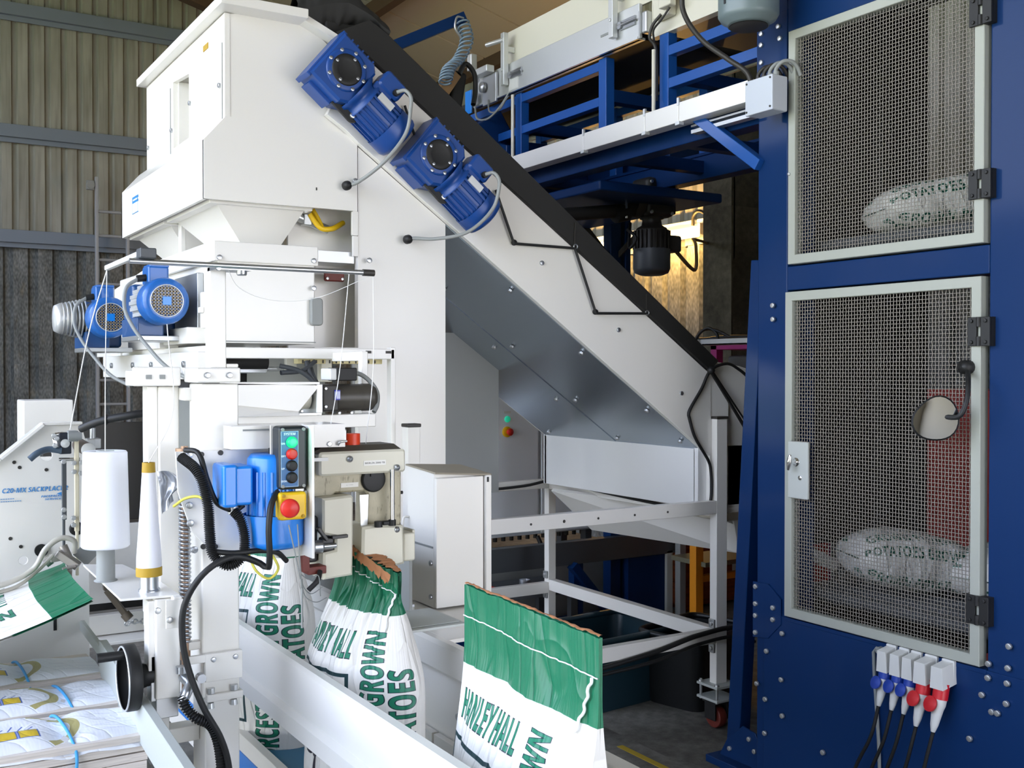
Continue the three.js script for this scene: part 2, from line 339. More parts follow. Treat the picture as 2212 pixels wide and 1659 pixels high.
// ---------- inclined elevator ----------
const EL = thing('elevator', 'white inclined elevator conveyor with stainless underside and black cover', 'conveyor', [2.4, 0, -4.2]);
{
  const t = EL;
  part('column', [prismZ([[1.567, 0.9], [1.927, 0.9], [1.927, 2.158], [1.567, 2.412]], -3.6, -3.63)], M.white, t);
  each('column_leg', [B(1.57, 1.62, 0, 0.9, -3.602, -3.65), B(1.875, 1.925, 0, 0.9, -3.602, -3.65), B(1.57, 1.62, 0, 2.3, -4.85, -4.93)], M.white, t);
  // bracket plates between hopper and column
  each('bracket', [prismZ(rrect(1.545, 1.566, 2.09, 2.178, 0.004), -3.597, -3.612), prismZ([[1.548, 2.015], [1.566, 2.015], [1.566, 2.088], [1.548, 2.088]], -3.597, -3.612)], M.white, t);
  const side = [[1.437, 2.509], [1.51, 2.462], [1.56, 2.42], [1.927, 2.16], [3.206, 1.249], [3.255, 1.215], [3.255, 1.58], [1.98, 2.462], [1.57, 2.745]];
  part('side_panel', prismZ(side, -3.575, -3.602, 0.002), M.white, t);
  part('side_panel', prismZ(side, -4.83, -4.85), M.white, t);
  // underside sheets with an overlapping seam
  const under = (z0, z1, o, x0 = 1.93, x1 = 3.206) => { const f = (x) => 2.155 - 0.7085 * (x - 1.927) - o; return hull([[x0, f(x0), z0], [x1, f(x1), z0], [x1, f(x1) + 0.006, z0], [x0, f(x0) + 0.006, z0], [x0, f(x0), z1], [x1, f(x1), z1], [x1, f(x1) + 0.006, z1], [x0, f(x0) + 0.006, z1]]); };
  part('underside_sheet', under(-3.603, -4.215, 0), M.stainless, t);
  part('underside_sheet', under(-4.205, -4.83, 0.0035), M.stainless, t);
  for (const [x, z] of [[2.2, -4.12], [2.2, -4.28], [2.55, -4.12], [2.55, -4.28], [2.9, -4.12], [2.9, -4.28], [2.25, -3.65], [2.6, -3.65], [2.95, -3.65], [3.15, -3.66], [3.17, -4.15], [3.17, -4.75]]) part('rivet', bolt([x, 2.151 - 0.7085 * (x - 1.927), z], [-0.58, -0.82, 0], 0.011), M.zinc, t);
  // belt cover stretched over the top, with a flap down the near side
  const cov = [[1.46, 2.8], [1.6, 2.868], [1.66, 2.835], [3.287, 1.642], [3.237, 1.597], [2.503, 2.1], [1.98, 2.459], [1.56, 2.755]];
  part('cover', prismZ(cov, -3.56, -4.86, 0.004), M.tarp, t, 'black canvas cover stretched over the belt');
  each('cover_seam', [bar([2.497, 2.115, -3.556], [2.5, 2.2, -3.556], 0.004, 0.003, 0), bar([2.87, 1.86, -3.556], [2.87, 1.925, -3.556], 0.004, 0.003, 0)], M.dark, t);
  // bunched end of the canvas at the head
  const bun = grid(40, 14, (u, v) => {
    const x = 1.35 + 0.33 * u, a = v * Math.PI * 2, w = 0.035 + 0.06 * Math.sin(Math.PI * Math.min(1, u * 1.15 + 0.1)) + 0.02 * noise.noise(u * 9, v * 5, 2);
    const y0 = 2.875 + 0.05 * Math.sin(u * 2.6) - (u > 0.55 ? (u - 0.55) * 0.14 : 0);
    return [x + 0.015 * noise.noise(u * 6, Math.cos(a) * 2, 9), y0 + Math.sin(a) * w * (1 + 0.35 * noise.noise(u * 14, Math.cos(a) * 1.5, 4)), -3.62 + Math.cos(a) * 0.06 - 0.35 * (1 - u) * 0.2];
  });
  part('cover_end', [bun, B(1.45, 1.62, 2.8, 2.862, -3.62, -4.8, 0.01)], M.tarp, t, 'bunched black canvas end');
  // elastic cord laced between eyelets of the cover and hooks of the panel
  const zc = -3.557, cord = [[1.69, 2.42, zc], [1.725, 2.34, zc]];
  part('cord', poly([[1.735, 2.575, zc], [1.775, 2.47, zc]], 0.005), M.black, t);
  part('cord', [...poly([[2.125, 2.3, zc], [2.208, 2.097, zc], [2.5, 2.096, zc], [2.606, 1.835, zc], [2.875, 1.842, zc]], 0.0055)], M.black, t);
  for (const [x, y] of [[2.217, 2.103], [2.612, 1.842]]) part('cord_hook', [lathe([[0, 0.014], [0.008, 0.014], [0.012, 0.006], [0.012, 0]], [x, y, -3.573], [0, 0, 1], 12)], M.black, t);
  for (const [x, y] of [[2.503, 2.103], [2.875, 1.845]]) part('eyelet', new THREE.TorusGeometry(0.009, 0.003, 6, 14).translate(x, y, -3.556), M.steel, t);
  for (const [x, y] of [[2.35, 2.03], [2.735, 1.77], [3.08, 1.5], [1.545, 2.283], [1.6, 2.0]]) part('panel_bolt', bolt([x, y, -3.577], [0, 0, 1], 0.01), M.steel, t);
  // tail box below the belt end, its polished side towards the doors
  part('tail_box', [B(3.2, 3.24, 0.985, 1.25, -3.62, -4.84), B(3.2, 3.8, 0.985, 1.26, -3.6, -3.63), B(3.2, 3.8, 0.985, 1.26, -4.82, -4.85)], phys(0xf0f0ee, 0.16, 0, { clearcoat: 0.6, clearcoatRoughness: 0.08 }), t, 'polished pale tail box');
  // curved tail housing running behind the blue column
  const N = 10, curve = []; for (let i = 0; i <= N; i++) { const a = i / N * Math.PI / 2; curve.push([3.235 + 0.09 * (1 - Math.cos(a)), -3.585 + 0.09 * Math.sin(a)]); }
  each('tail_housing', [hull([[3.25, 0.985, -3.578], [3.36, 0.985, -3.578], [3.36, 1.47, -3.578], [3.25, 1.58, -3.578], [3.25, 0.985, -3.6], [3.36, 0.985, -3.6], [3.36, 1.47, -3.6], [3.25, 1.58, -3.6]]),
    prismZ([[3.36, 0.95], [4.05, 0.95], [4.05, 1.47], [3.45, 1.62], [3.3, 1.64], [3.27, 1.56]], -3.6, -3.64, 0.004), prismZ([[3.3, 0.95], [4.05, 0.95], [4.05, 1.47], [3.3, 1.64]], -4.8, -4.84)], M.white, t);
  // discharge trough under the tail
  each('trough', [hull([[3.15, 0.96, -4.7], [3.55, 0.93, -3.75], [3.62, 0.72, -3.78], [3.38, 0.74, -4.65], [3.17, 0.97, -4.71], [3.57, 0.94, -3.74], [3.64, 0.73, -3.77], [3.4, 0.75, -4.66]]),
    hull([[3.38, 0.74, -4.65], [3.62, 0.72, -3.78], [4.1, 0.63, -3.75], [4.1, 0.66, -4.6], [3.38, 0.76, -4.65], [3.62, 0.74, -3.78], [4.1, 0.65, -3.75], [4.1, 0.68, -4.6]]), bar([3.42, 0.96, -4.0], [3.95, 0.74, -3.72], 0.04, 0.02), bar([3.5, 0.93, -3.8], [4.2, 0.62, -3.7], 0.05, 0.06)], M.white, t);
  part('rubber_flap', B(3.42, 4.0, 0.9, 0.955, -3.66, -4.5, 0.01), M.cream, t);
  // galvanised inner plate under the belt
  part('inner_plate', [B(1.93, 2.705, 1.0, 1.78, -4.5, -4.515, 0)], mat(0xb2b4b2, 0.5, 0.15, { roughnessMap: smudge }), t, 'dull galvanised plate');
  for (const [x, y] of [[2.3, 1.09], [2.4, 1.09]]) part('plate_bolt', bolt([x, y, -4.5], [0, 0, 1], 0.014), M.zinc, t);
  // cable along the panel end and down to the beam
  part('cable', [tube([[3.6, 1.545, -3.58], [3.5, 1.555, -3.568], [3.42, 1.6, -3.565], [3.34, 1.63, -3.562], [3.24, 1.6, -3.562], [3.19, 1.52, -3.565], [3.115, 1.41, -3.566], [3.12, 1.39, -3.566], [3.15, 1.31, -3.566], [3.23, 1.2, -3.566], [3.243, 1.17, -3.566], [3.245, 1.02, -3.566], [3.22, 0.97, -3.566]], 0.007, 8, 90)], M.black, t);
  each('stay_rope', [bar([3.235, 1.59, -3.55], [3.53, 1.19, -3.52], 0.011, 0.011, 0), bar([3.245, 1.595, -3.555], [3.56, 1.2, -3.52], 0.006, 0.006, 0), new THREE.SphereGeometry(0.018, 10, 8).translate(3.235, 1.6, -3.555)], M.black, t);
}
// ---------- gear motors on the elevator ----------
function gearMotor() {                      // authored at the head position, output axis towards +z
  const t = thing('gear_motor', 'upper blue gear motor at the head of the white elevator', 'motor', [1.452, 2.638, -3.574]);
  const c = [1.459, 2.638], rot = (x, y) => { const a = -40 * Math.PI / 180; return [c[0] + x * Math.cos(a) - y * Math.sin(a), c[1] + x * Math.sin(a) + y * Math.cos(a)]; };
  const P = (x, y, z) => [...rot(x, y), z], pr = (l) => l.map(([x, y]) => rot(x, y));
  // gearbox: squarish cast block, ribbed
  const gb = part('gearbox', [prismZ(pr([[-0.085, -0.1], [0.05, -0.1], [0.085, -0.075], [0.085, 0.075], [0.06, 0.1], [-0.085, 0.1]]), -3.574, -3.45, 0.008), prismZ(pr([[-0.092, -0.107], [-0.075, -0.107], [-0.075, 0.107], [-0.092, 0.107]]), -3.574, -3.46, 0.003), prismZ(pr([[-0.06, 0.095], [0.085, 0.095], [0.085, 0.107], [-0.06, 0.107]]), -3.574, -3.5, 0.002), prismZ(pr([[-0.06, -0.112], [0.04, -0.112], [0.04, -0.095], [-0.06, -0.095]]), -3.574, -3.5, 0.002),
    lathe([[0.075, 0], [0.075, 0.006], [0.066, 0.01], [0.045, 0.01]], P(0, 0, -3.452), [0, 0, 1], 28), ...[-0.05, -0.025, 0, 0.025, 0.05].map((x) => prismZ(pr([[x - 0.003, 0.08], [x + 0.003, 0.08], [x + 0.003, 0.103], [x - 0.003, 0.103]]), -3.57, -3.452))], M.motorBlue, t);
  part('output_cap', lathe([[0.056, 0], [0.056, 0.004], [0.05, 0.008], [0.034, 0.008], [0.03, 0.004], [0, 0.004]], P(0, 0, -3.446), [0, 0, 1], 28), M.black, gb, 'black output shaft cap');
  for (let i = 0; i < 8; i++) { const a = i / 8 * 2 * Math.PI + 0.2; part('bolt', bolt(P(0.068 * Math.cos(a), 0.068 * Math.sin(a), -3.443), [0, 0, 1], 0.007), M.steel, gb); }
  for (const [x, y] of [[-0.003, 0.046], [0.003, -0.046], [0.046, 0.004], [-0.046, -0.004]]) part('bolt', bolt(P(x, y, -3.439), [0, 0, 1], 0.006), M.steel, gb);
  const d = [...rot(1, 0).map((v, i) => v - c[i]), 0];
  part('neck', lathe([[0.082, 0], [0.084, 0.012], [0.072, 0.022], [0.072, 0.036], [0.084, 0.042], [0.084, 0.05]], P(0.075, -0.012, -3.505), d, 28), M.motorBlue, t);
  const fins = [];
  for (let i = 0; i < 22; i++) { const a = i / 22 * 2 * Math.PI, y = 0.079 * Math.cos(a), z = 0.079 * Math.sin(a); fins.push(bar(P(0.125, -0.012 + y, -3.505 + z), P(0.238, -0.012 + y, -3.505 + z), 0.005, 0.009, 0)); }
  const body = part('motor_body', [cyl(P(0.122, -0.012, -3.505), P(0.238, -0.012, -3.505), 0.075, 0.075, 32), ...fins], M.motorBlue, t);
  part('fan_cover', lathe([[0.086, 0], [0.086, 0.055], [0.08, 0.068], [0.062, 0.076], [0, 0.077]], P(0.235, -0.012, -3.505), d, 32), M.motorBlue, body);
  part('terminal_box', [prismZ(pr(rrect(0.105, 0.2, 0.05, 0.12, 0.014)), -3.52, -3.432, 0.008), prismZ(pr(rrect(0.1, 0.18, 0.03, 0.06, 0.006)), -3.5, -3.44, 0.004)], M.motorBlue, body);
  part('rating_plate', prismZ(pr([[0.135, 0.0], [0.2, 0.0], [0.2, 0.026], [0.135, 0.026]]), -3.423, -3.416), M.alu, body, 'bare aluminium rating plate');
  part('cable_gland', cyl(P(0.175, 0.07, -3.44), P(0.175, 0.07, -3.418), 0.012, 0.012, 14), M.black, body);
  const arm = [[0.04, -0.105], [0.125, -0.108], ...Array.from({ length: 9 }, (_, i) => { const a = -Math.PI / 2 + Math.PI * i / 8; return [0.125 + 0.022 * Math.cos(a), -0.086 + 0.022 * Math.sin(a)]; }), [0.03, -0.064]];
  part('torque_arm', prismZ(pr(arm), -3.5, -3.488), M.black, t, 'black torque arm');
  part('arm_bolt', bolt(P(0.122, -0.086, -3.488), [0, 0, 1], 0.011), M.steel, t);
  return t;
}
const gm = gearMotor();
{
  const t2 = copy(gm, [0.361, -0.254, 0], 'lower blue gear motor further down the white elevator', undefined);
  for (const [t, dx, dy, end] of [[gm, 0, 0, [1.51, 2.262]], [t2, 0.361, -0.254, [1.752, 2.085]]]) {
    const o = { org: [1.452 + dx, 2.638 + dy, -3.574], add: (m) => t.add(m) };
    const s = [1.686 + dx, 2.52 + dy], mid = dx ? [[2.02, 2.2, -3.4], [1.93, 2.11, -3.43], [1.83, 2.085, -3.5]] : [[1.665, 2.44, -3.4], [1.6, 2.34, -3.43], [1.545, 2.28, -3.5]];
    part('power_cable', tube([[1.638 + dx, 2.58 + dy, -3.42], [1.66 + dx, 2.585 + dy, -3.4], [1.675 + dx, 2.56 + dy, -3.385], [s[0] - 0.012, s[1], -3.385], ...mid, [end[0] + 0.015, end[1] + 0.003, -3.55], [end[0], end[1], -3.56]], 0.007, 8, 60), M.grey, o, 'grey flexible power cable');
    part('cable_entry', lathe([[0.017, 0], [0.017, 0.015], [0.01, 0.028], [0, 0.028]], [end[0], end[1], -3.575], [0, 0, 1], 14), M.black, o);
  }
}
// ---------- leg frame under the tail ----------
{
  const t = thing('leg_frame', 'white welded leg frame carrying the low end of the elevator', 'frame', [2.7, 0, -4.2]);
  const near = -3.545, far = -4.89;
  part('post', B(3.262, 3.325, 0.2, 1.385, near - 0.045, near), M.white, t); part('post', B(3.262, 3.31, 0.12, 1.25, far - 0.045, far), M.white, t);
  part('post_cap', B(3.258, 3.329, 1.383, 1.395, near - 0.049, near + 0.004), M.dark, t, 'dark plastic cap');
  part('beam', B(1.93, 3.262, 0.962, 1.021, near - 0.04, near), M.white, t); part('beam', B(1.93, 3.262, 0.385, 0.447, near - 0.04, near), M.white, t);
  part('beam', B(1.62, 3.262, 0.95, 1.0, far - 0.04, far), M.white, t); part('beam', B(1.62, 3.262, 0.37, 0.43, far - 0.04, far), M.white, t);
  part('beam', B(3.262, 3.31, 0.945, 1.0, far, near - 0.045), M.white, t); part('beam', B(3.262, 3.31, 0.385, 0.445, far, near - 0.045), M.white, t);
  each('foot', [B(3.225, 3.36, 0.19, 0.202, near - 0.09, near + 0.045), B(3.225, 3.36, 0.13, 0.142, near - 0.09, near + 0.045), B(3.2, 3.37, 0.1, 0.13, far - 0.1, far + 0.05)], M.paleGrey, t);
  for (const dx of [3.238, 3.347]) for (const dz of [0.03, -0.075]) part('stud', [cyl([dx, 0.125, near + dz], [dx, 0.215, near + dz], 0.006), bolt([dx, 0.2, near + dz], [0, 1, 0], 0.011)], M.zinc, t);
  each('castor_fork', [B(3.245, 3.252, 0.04, 0.13, near - 0.06, near + 0.01), B(3.318, 3.325, 0.04, 0.13, near - 0.06, near + 0.01), B(3.24, 3.33, 0.115, 0.13, near - 0.07, near + 0.02)], M.black, t);
  part('castor_wheel', lathe([[0, 0], [0.045, 0], [0.05, 0.006], [0.05, 0.04], [0.045, 0.046], [0, 0.046]], [3.262, 0.05, near - 0.025], [1, 0, 0], 20), M.brown, t, 'brown red castor wheel');
  part('far_foot', B(3.275, 3.295, 0, 0.1, far - 0.03, far - 0.01), M.zinc, t);
  for (const y of [0.47, 0.36]) { each('clip', [B(3.25, 3.262, y - 0.02, y + 0.02, near - 0.04, near - 0.005), bolt([3.25, y, near - 0.02], [-1, 0, 0], 0.01)], M.zinc, t); each('clip', [B(3.25, 3.262, y - 0.02, y + 0.02, far - 0.04, far - 0.005), bolt([3.25, y, far - 0.02], [-1, 0, 0], 0.01)], M.zinc, t); }
  for (const x of [2.28, 2.44, 2.61, 2.8, 2.98]) part('screw', cyl([x, 0.99, near - 0.002], [x, 0.99, near + 0.002], x < 2.5 && x > 2.3 ? 0.009 : 0.005, 0.005, 8), M.dark, t);
  each('cable', [tube([[1.95, 0.955, -4.87], [2.6, 0.962, -4.868], [3.1, 0.975, -4.868], [3.25, 0.995, -4.86], [3.258, 0.99, -4.7], [3.256, 0.975, -4.3], [3.257, 0.965, -3.9], [3.256, 0.97, -3.65]], 0.008, 6, 60), tube([[2.5, 0.36, -3.53], [2.9, 0.4, -3.53], [3.15, 0.44, -3.53], [3.35, 0.45, -3.52], [3.5, 0.39, -3.55]], 0.011, 6, 30), tube([[2.5, 0.34, -3.53], [2.9, 0.36, -3.53], [3.15, 0.4, -3.53], [3.35, 0.41, -3.52], [3.5, 0.36, -3.55]], 0.008, 6, 30)], M.black, t);
}

// ---------- sack print ----------
// front of the sack: green band, estate name, framed tree, produce name running upward; W by H metres as 0..1
function sackPrint(c, w, h) {
  c.fillStyle = '#efece6'; c.fillRect(0, 0, w, h);
  const band = 0.24 * h; c.fillStyle = '#15714f'; c.fillRect(0, 0, w, band);
  const ink = '#0f7a5c', edge = '#10202c';
  const text = (s, x, y, size, rot, stretch) => {
    c.save(); c.translate(x, y); c.rotate(rot); c.scale(stretch, 1); c.font = 'bold ' + size + 'px sans-serif'; c.textAlign = 'center'; c.textBaseline = 'middle';
    c.lineWidth = size * 0.055; c.strokeStyle = edge; c.strokeText(s, 0, 0); c.fillStyle = ink; c.fillText(s, 0, 0); c.restore();
  };
  text('HANLEY HALL', w * 0.3, h * 0.355, h * 0.115, 0, 0.47);
  c.strokeStyle = '#123a40'; c.lineWidth = w * 0.018; c.strokeRect(w * 0.005, h * 0.45, w * 0.555, h * 0.44);
  c.fillStyle = '#1c1a2a';                                         // the tree: crown of blots, trunk, grass
  let sd = 3; const r2 = () => { sd = (sd * 16807) % 2147483647; return sd / 2147483647; };
  for (let i = 0; i < 170; i++) { const t = r2(), y = h * (0.5 + 0.24 * t), hw = w * (0.03 + 0.13 * Math.sin(Math.PI * (0.1 + 0.75 * t))); c.beginPath(); c.arc(w * 0.29 + (r2() * 2 - 1) * hw, y, w * (0.014 + 0.022 * r2()), 0, 7); c.fill(); }
  c.fillRect(w * 0.28, h * 0.72, w * 0.022, h * 0.12);
  for (let i = 0; i < 40; i++) c.fillRect(w * (0.2 + 0.18 * r2()), h * (0.835 + 0.014 * r2()), w * 0.02, h * 0.005);
  const L = h * 0.122; c.textBaseline = 'middle';
  const run = (s, x, top, len) => { c.font = 'bold ' + L + 'px sans-serif'; text(s, x, top + len / 2, L, -Math.PI / 2, len / (c.measureText(s).width || s.length * L * 0.68)); };
  run('WORCESTERSHIRE GROWN', w * 0.705, h * 0.3, h * 0.8);
  run('POTATOES', w * 0.86, h * 0.42, h * 0.36);
}
const printTex = canvasTex(1024, 1536, sackPrint);
const backTex = canvasTex(64, 256, (c, w, h) => { c.fillStyle = '#ece9e2'; c.fillRect(0, 0, w, h); c.fillStyle = '#15714f'; c.fillRect(0, 0, w, h * 0.24); });
const crease = tex(512, 512, (x, y) => {          // pleats and sharp folds in stiff paper
  const r = (a, b, k) => Math.pow(1 - Math.min(1, Math.abs(2.2 * noise.noise(x / a + y / 300, y / b, k))), 7);
  const v = cl(110 + 85 * r(60, 240, 1.3) - 75 * r(85, 150, 8.2) + 45 * noise.noise(x / 60, y / 120, 3) + 14 * noise.noise(x / 5, y / 60, 5)); return [v, v, v];
}, false);
const paperMat = (map) => new THREE.MeshStandardMaterial({ map, roughness: 0.42, bumpMap: crease, bumpScale: 0.009 });
M.sackFront = paperMat(printTex); M.sackBack = paperMat(backTex);

// ---------- blue guard tower ----------
function wireMesh(z0, z1, y0, y1, x, pitch, r) {      // woven wire, every wire crimped over and under
  const pos = [], nor = [], idx = [], N = 4, nz = Math.round((z1 - z0) / pitch), ny = Math.round((y1 - y0) / pitch);
  const run = (n, at, A, Bv) => {
    const base = pos.length / 3;
    for (let k = 0; k <= n; k++) { const p = at(k); for (let s = 0; s < N; s++) { const a = (s + 0.5) / N * 2 * Math.PI, c = Math.cos(a), q = Math.sin(a); nor.push(A[0] * c + Bv[0] * q, A[1] * c + Bv[1] * q, A[2] * c + Bv[2] * q); pos.push(p[0] + r * nor[nor.length - 3], p[1] + r * nor[nor.length - 2], p[2] + r * nor[nor.length - 1]); } }
    for (let k = 0; k < n; k++) for (let s = 0; s < N; s++) { const a = base + k * N + s, b = base + k * N + (s + 1) % N; idx.push(a, b, a + N, b, b + N, a + N); }
  };
  const dz = (z1 - z0) / nz, dy = (y1 - y0) / ny;
  for (let i = 1; i < nz; i++) { const z = z0 + i * dz; run(ny, (k) => [x + ((i + k) % 2 ? 1 : -1) * r * 0.9, y0 + k * dy, z + ((k * 7 + i * 3) % 5 - 2) * 0.0002], [1, 0, 0], [0, 0, -1]); }
  for (let j = 1; j < ny; j++) { const y = y0 + j * dy; run(nz, (k) => [x - ((j + k) % 2 ? 1 : -1) * r * 0.9, y, z0 + k * dz], [1, 0, 0], [0, 1, 0]); }
  const g = new THREE.BufferGeometry();
  g.setAttribute('position', new THREE.Float32BufferAttribute(pos, 3)); g.setAttribute('normal', new THREE.Float32BufferAttribute(nor, 3)); g.setIndex(idx);
  return g;
}
{
  const X = 2.99, t = thing('guard_tower', 'tall dark blue steel machine tower with two grey mesh doors', 'machine tower', [3.9, 0, -2.4]);
  // folded corner columns, sills and cross rails
  part('column', [B(X, X + 0.15, 0, 3.6, -3.022, -2.868, 0.006)], M.navy, t);
  part('column', [B(X, X + 0.15, 0, 3.6, -2.03, -1.62, 0.006)], M.navy, t);
  part('cross_rail', B(X + 0.002, X + 0.1, 1.9, 1.99, -2.87, -2.03, 0.004), M.navy, t);
  part('cross_rail', B(X - 0.004, X + 0.1, 2.865, 3.6, -2.868, -2.03, 0.004), M.navy, t);
  each('bottom_panel', [B(X - 0.004, X + 0.01, 0.03, 0.668, -2.98, -1.62, 0.002), B(X - 0.006, X + 0.06, 0.655, 0.67, -2.868, -2.03, 0.002)], M.navy, t);
  each('back_column', [B(5.3, 5.42, 0, 3.6, -3.022, -2.9, 0.006), B(5.3, 5.42, 0, 3.6, -1.75, -1.62, 0.006)], M.navy, t);
  each('side_panel', [B(3.14, 3.93, 0.9, 3.6, -3.02, -3.005, 0), B(3.14, 5.3, 0.3, 0.72, -3.02, -3.005, 0)], M.dark, t);
  each('side_panel', [B(3.14, 5.3, 0, 3.6, -1.7, -1.68, 0)], M.dark, t);
  part('top_panel', B(3.0, 5.4, 3.58, 3.6, -3.02, -1.62, 0), M.dark, t);
  each('inner_post', [B(3.86, 3.92, 0.3, 3.5, -3.003, -2.95), B(3.62, 3.68, 0, 3.5, -3.0, -2.95)], M.dark, t);
  const shelf = (y) => part('shelf', [B(3.12, 5.3, y - 0.05, y, -2.98, -2.9), B(3.12, 5.3, y - 0.05, y, -1.85, -1.77), ...Array.from({ length: 16 }, (_, i) => cyl([3.2 + i * 0.13, y - 0.025, -2.9], [3.2 + i * 0.13, y - 0.025, -1.85], 0.024, 0.024, 12))], M.graphite, t);
  shelf(2.105); shelf(0.755);
  // gusset plates
  part('gusset', prismX([[-3.022, 2.6], [-2.89, 2.64], [-2.866, 2.73], [-2.866, 2.95], [-3.022, 2.95]], X - 0.008, X + 0.001, 0.001), M.navy, t);
  part('gusset', prismX([[-3.036, 0.56], [-2.955, 0.57], [-2.888, 0.636], [-2.888, 0.732], [-2.955, 0.779], [-3.036, 0.777]], X - 0.008, X + 0.001, 0.001), M.navy, t);
  for (const [y, z] of [[2.893, -2.996], [2.85, -2.996], [2.783, -2.995], [2.85, -2.899], [2.897, -2.907], [0.76, -3.018], [0.693, -3.018], [0.647, -3.018], [0.694, -2.926], [0.649, -2.926], [0.581, -3.018], [0.606, -2.878], [0.521, -2.959], [0.383, -3.01], [0.43, -2.882], [0.334, -2.965], [0.294, -2.876], [0.202, -2.967], [0.216, -2.677], [0.693, -2.018], [0.762, -1.95], [0.695, -1.953], [0.649, -2.02], [0.648, -1.955], [0.585, -1.958], [0.591, -2.04], [0.442, -2.082], [0.547, -2.006], [0.548, -1.987], [1.847, -2.931], [1.794, -2.93]])
    part('bolt', bolt([X - 0.008, y, z], [-1, 0, 0], 0.01), M.zinc, t);
  // mesh doors
  const door = (y0, y1, z0, z1, label) => {
    const f = 0.034, o = 0.02;
    const d = part('door', [prismX([[z0, y0], [z1, y0], [z1, y1], [z0, y1]], X - o, X + 0.02, 0.002, [[[z0 + f, y0 + f], [z1 - f, y0 + f], [z1 - f, y1 - f], [z0 + f, y1 - f]].reverse()])], M.meshGrey, t, label);
    const m = part('wire_mesh', wireMesh(z0 + f, z1 - f, y0 + f, y1 - f, X - 0.004, 0.0127, 0.0015), M.wire, d);
    m.userData.kind = 'stuff';
    return d;
  };
  const up = door(1.995, 2.86, -2.848, -2.038, 'upper grey framed mesh door'), low = door(0.678, 1.892, -2.86, -2.045, 'lower grey framed mesh door');
  const hinge = (y, d) => part('hinge', [B(X - 0.03, X - 0.02, y - 0.045, y + 0.045, -2.085, -2.053, 0.002), B(X - 0.03, X - 0.02, y - 0.045, y + 0.045, -2.04, -2.008, 0.002), B(X - 0.02, X, y - 0.045, y + 0.045, -2.04, -2.008, 0), cyl([X - 0.028, y - 0.045, -2.0465], [X - 0.028, y - 0.015, -2.0465], 0.008), cyl([X - 0.028, y + 0.015, -2.0465], [X - 0.028, y + 0.045, -2.0465], 0.008), ...[-1, 1].flatMap((s) => [-2.07, -2.022].map((z) => bolt([X - 0.03, y + s * 0.033, z], [-1, 0, 0], 0.006)))], M.black, d, 'black door hinge');
  hinge(2.71, up); hinge(2.175, up); hinge(1.72, low); hinge(0.855, low);
  part('lock_plate', prismX(rrect(-2.832, -2.735, 1.127, 1.337, 0.004), X - 0.032, X - 0.021, 0.002), M.paleGrey, low);
  part('handle', [lathe([[0.016, 0], [0.016, 0.004], [0.007, 0.008], [0.006, 0.03]], [X - 0.032, 1.262, -2.79], [-1, 0, 0], 16), lathe([[0, -0.03], [0.006, -0.028], [0.011, 0], [0.006, 0.028], [0, 0.03]], [X - 0.068, 1.262, -2.79], [0, 1, 0.15], 14)], M.chrome, low);
  part('key_lock', [lathe([[0.008, 0], [0.008, 0.004], [0, 0.004]], [X - 0.032, 1.205, -2.77], [-1, 0, 0], 14)], M.chrome, low);
  part('screw', bolt([X - 0.021, 2.33, -2.84], [-1, 0, 0], 0.006), M.zinc, up);
  // leaning outrigger with its foot plate
  part('outrigger', [bar([3.03, 2.03, -3.035], [3.06, 0.03, -3.2], 0.06, 0.07, 0.004)], M.navy, t);
  part('foot_plate', [prismX([[-3.25, 0.03], [-2.98, 0.03], [-3.0, 0.1], [-3.05, 0.17], [-3.12, 0.18], [-3.21, 0.1]], X + 0.02, X + 0.028, 0.001), B(X - 0.03, X + 0.18, 0, 0.03, -3.28, -2.85)], M.navy, t);
  for (const [y, z] of [[0.07, -3.19], [0.14, -3.08], [0.1, -3.05]]) part('bolt', bolt([X + 0.02, y, z], [-1, 0, 0], 0.01), M.zinc, t);
}
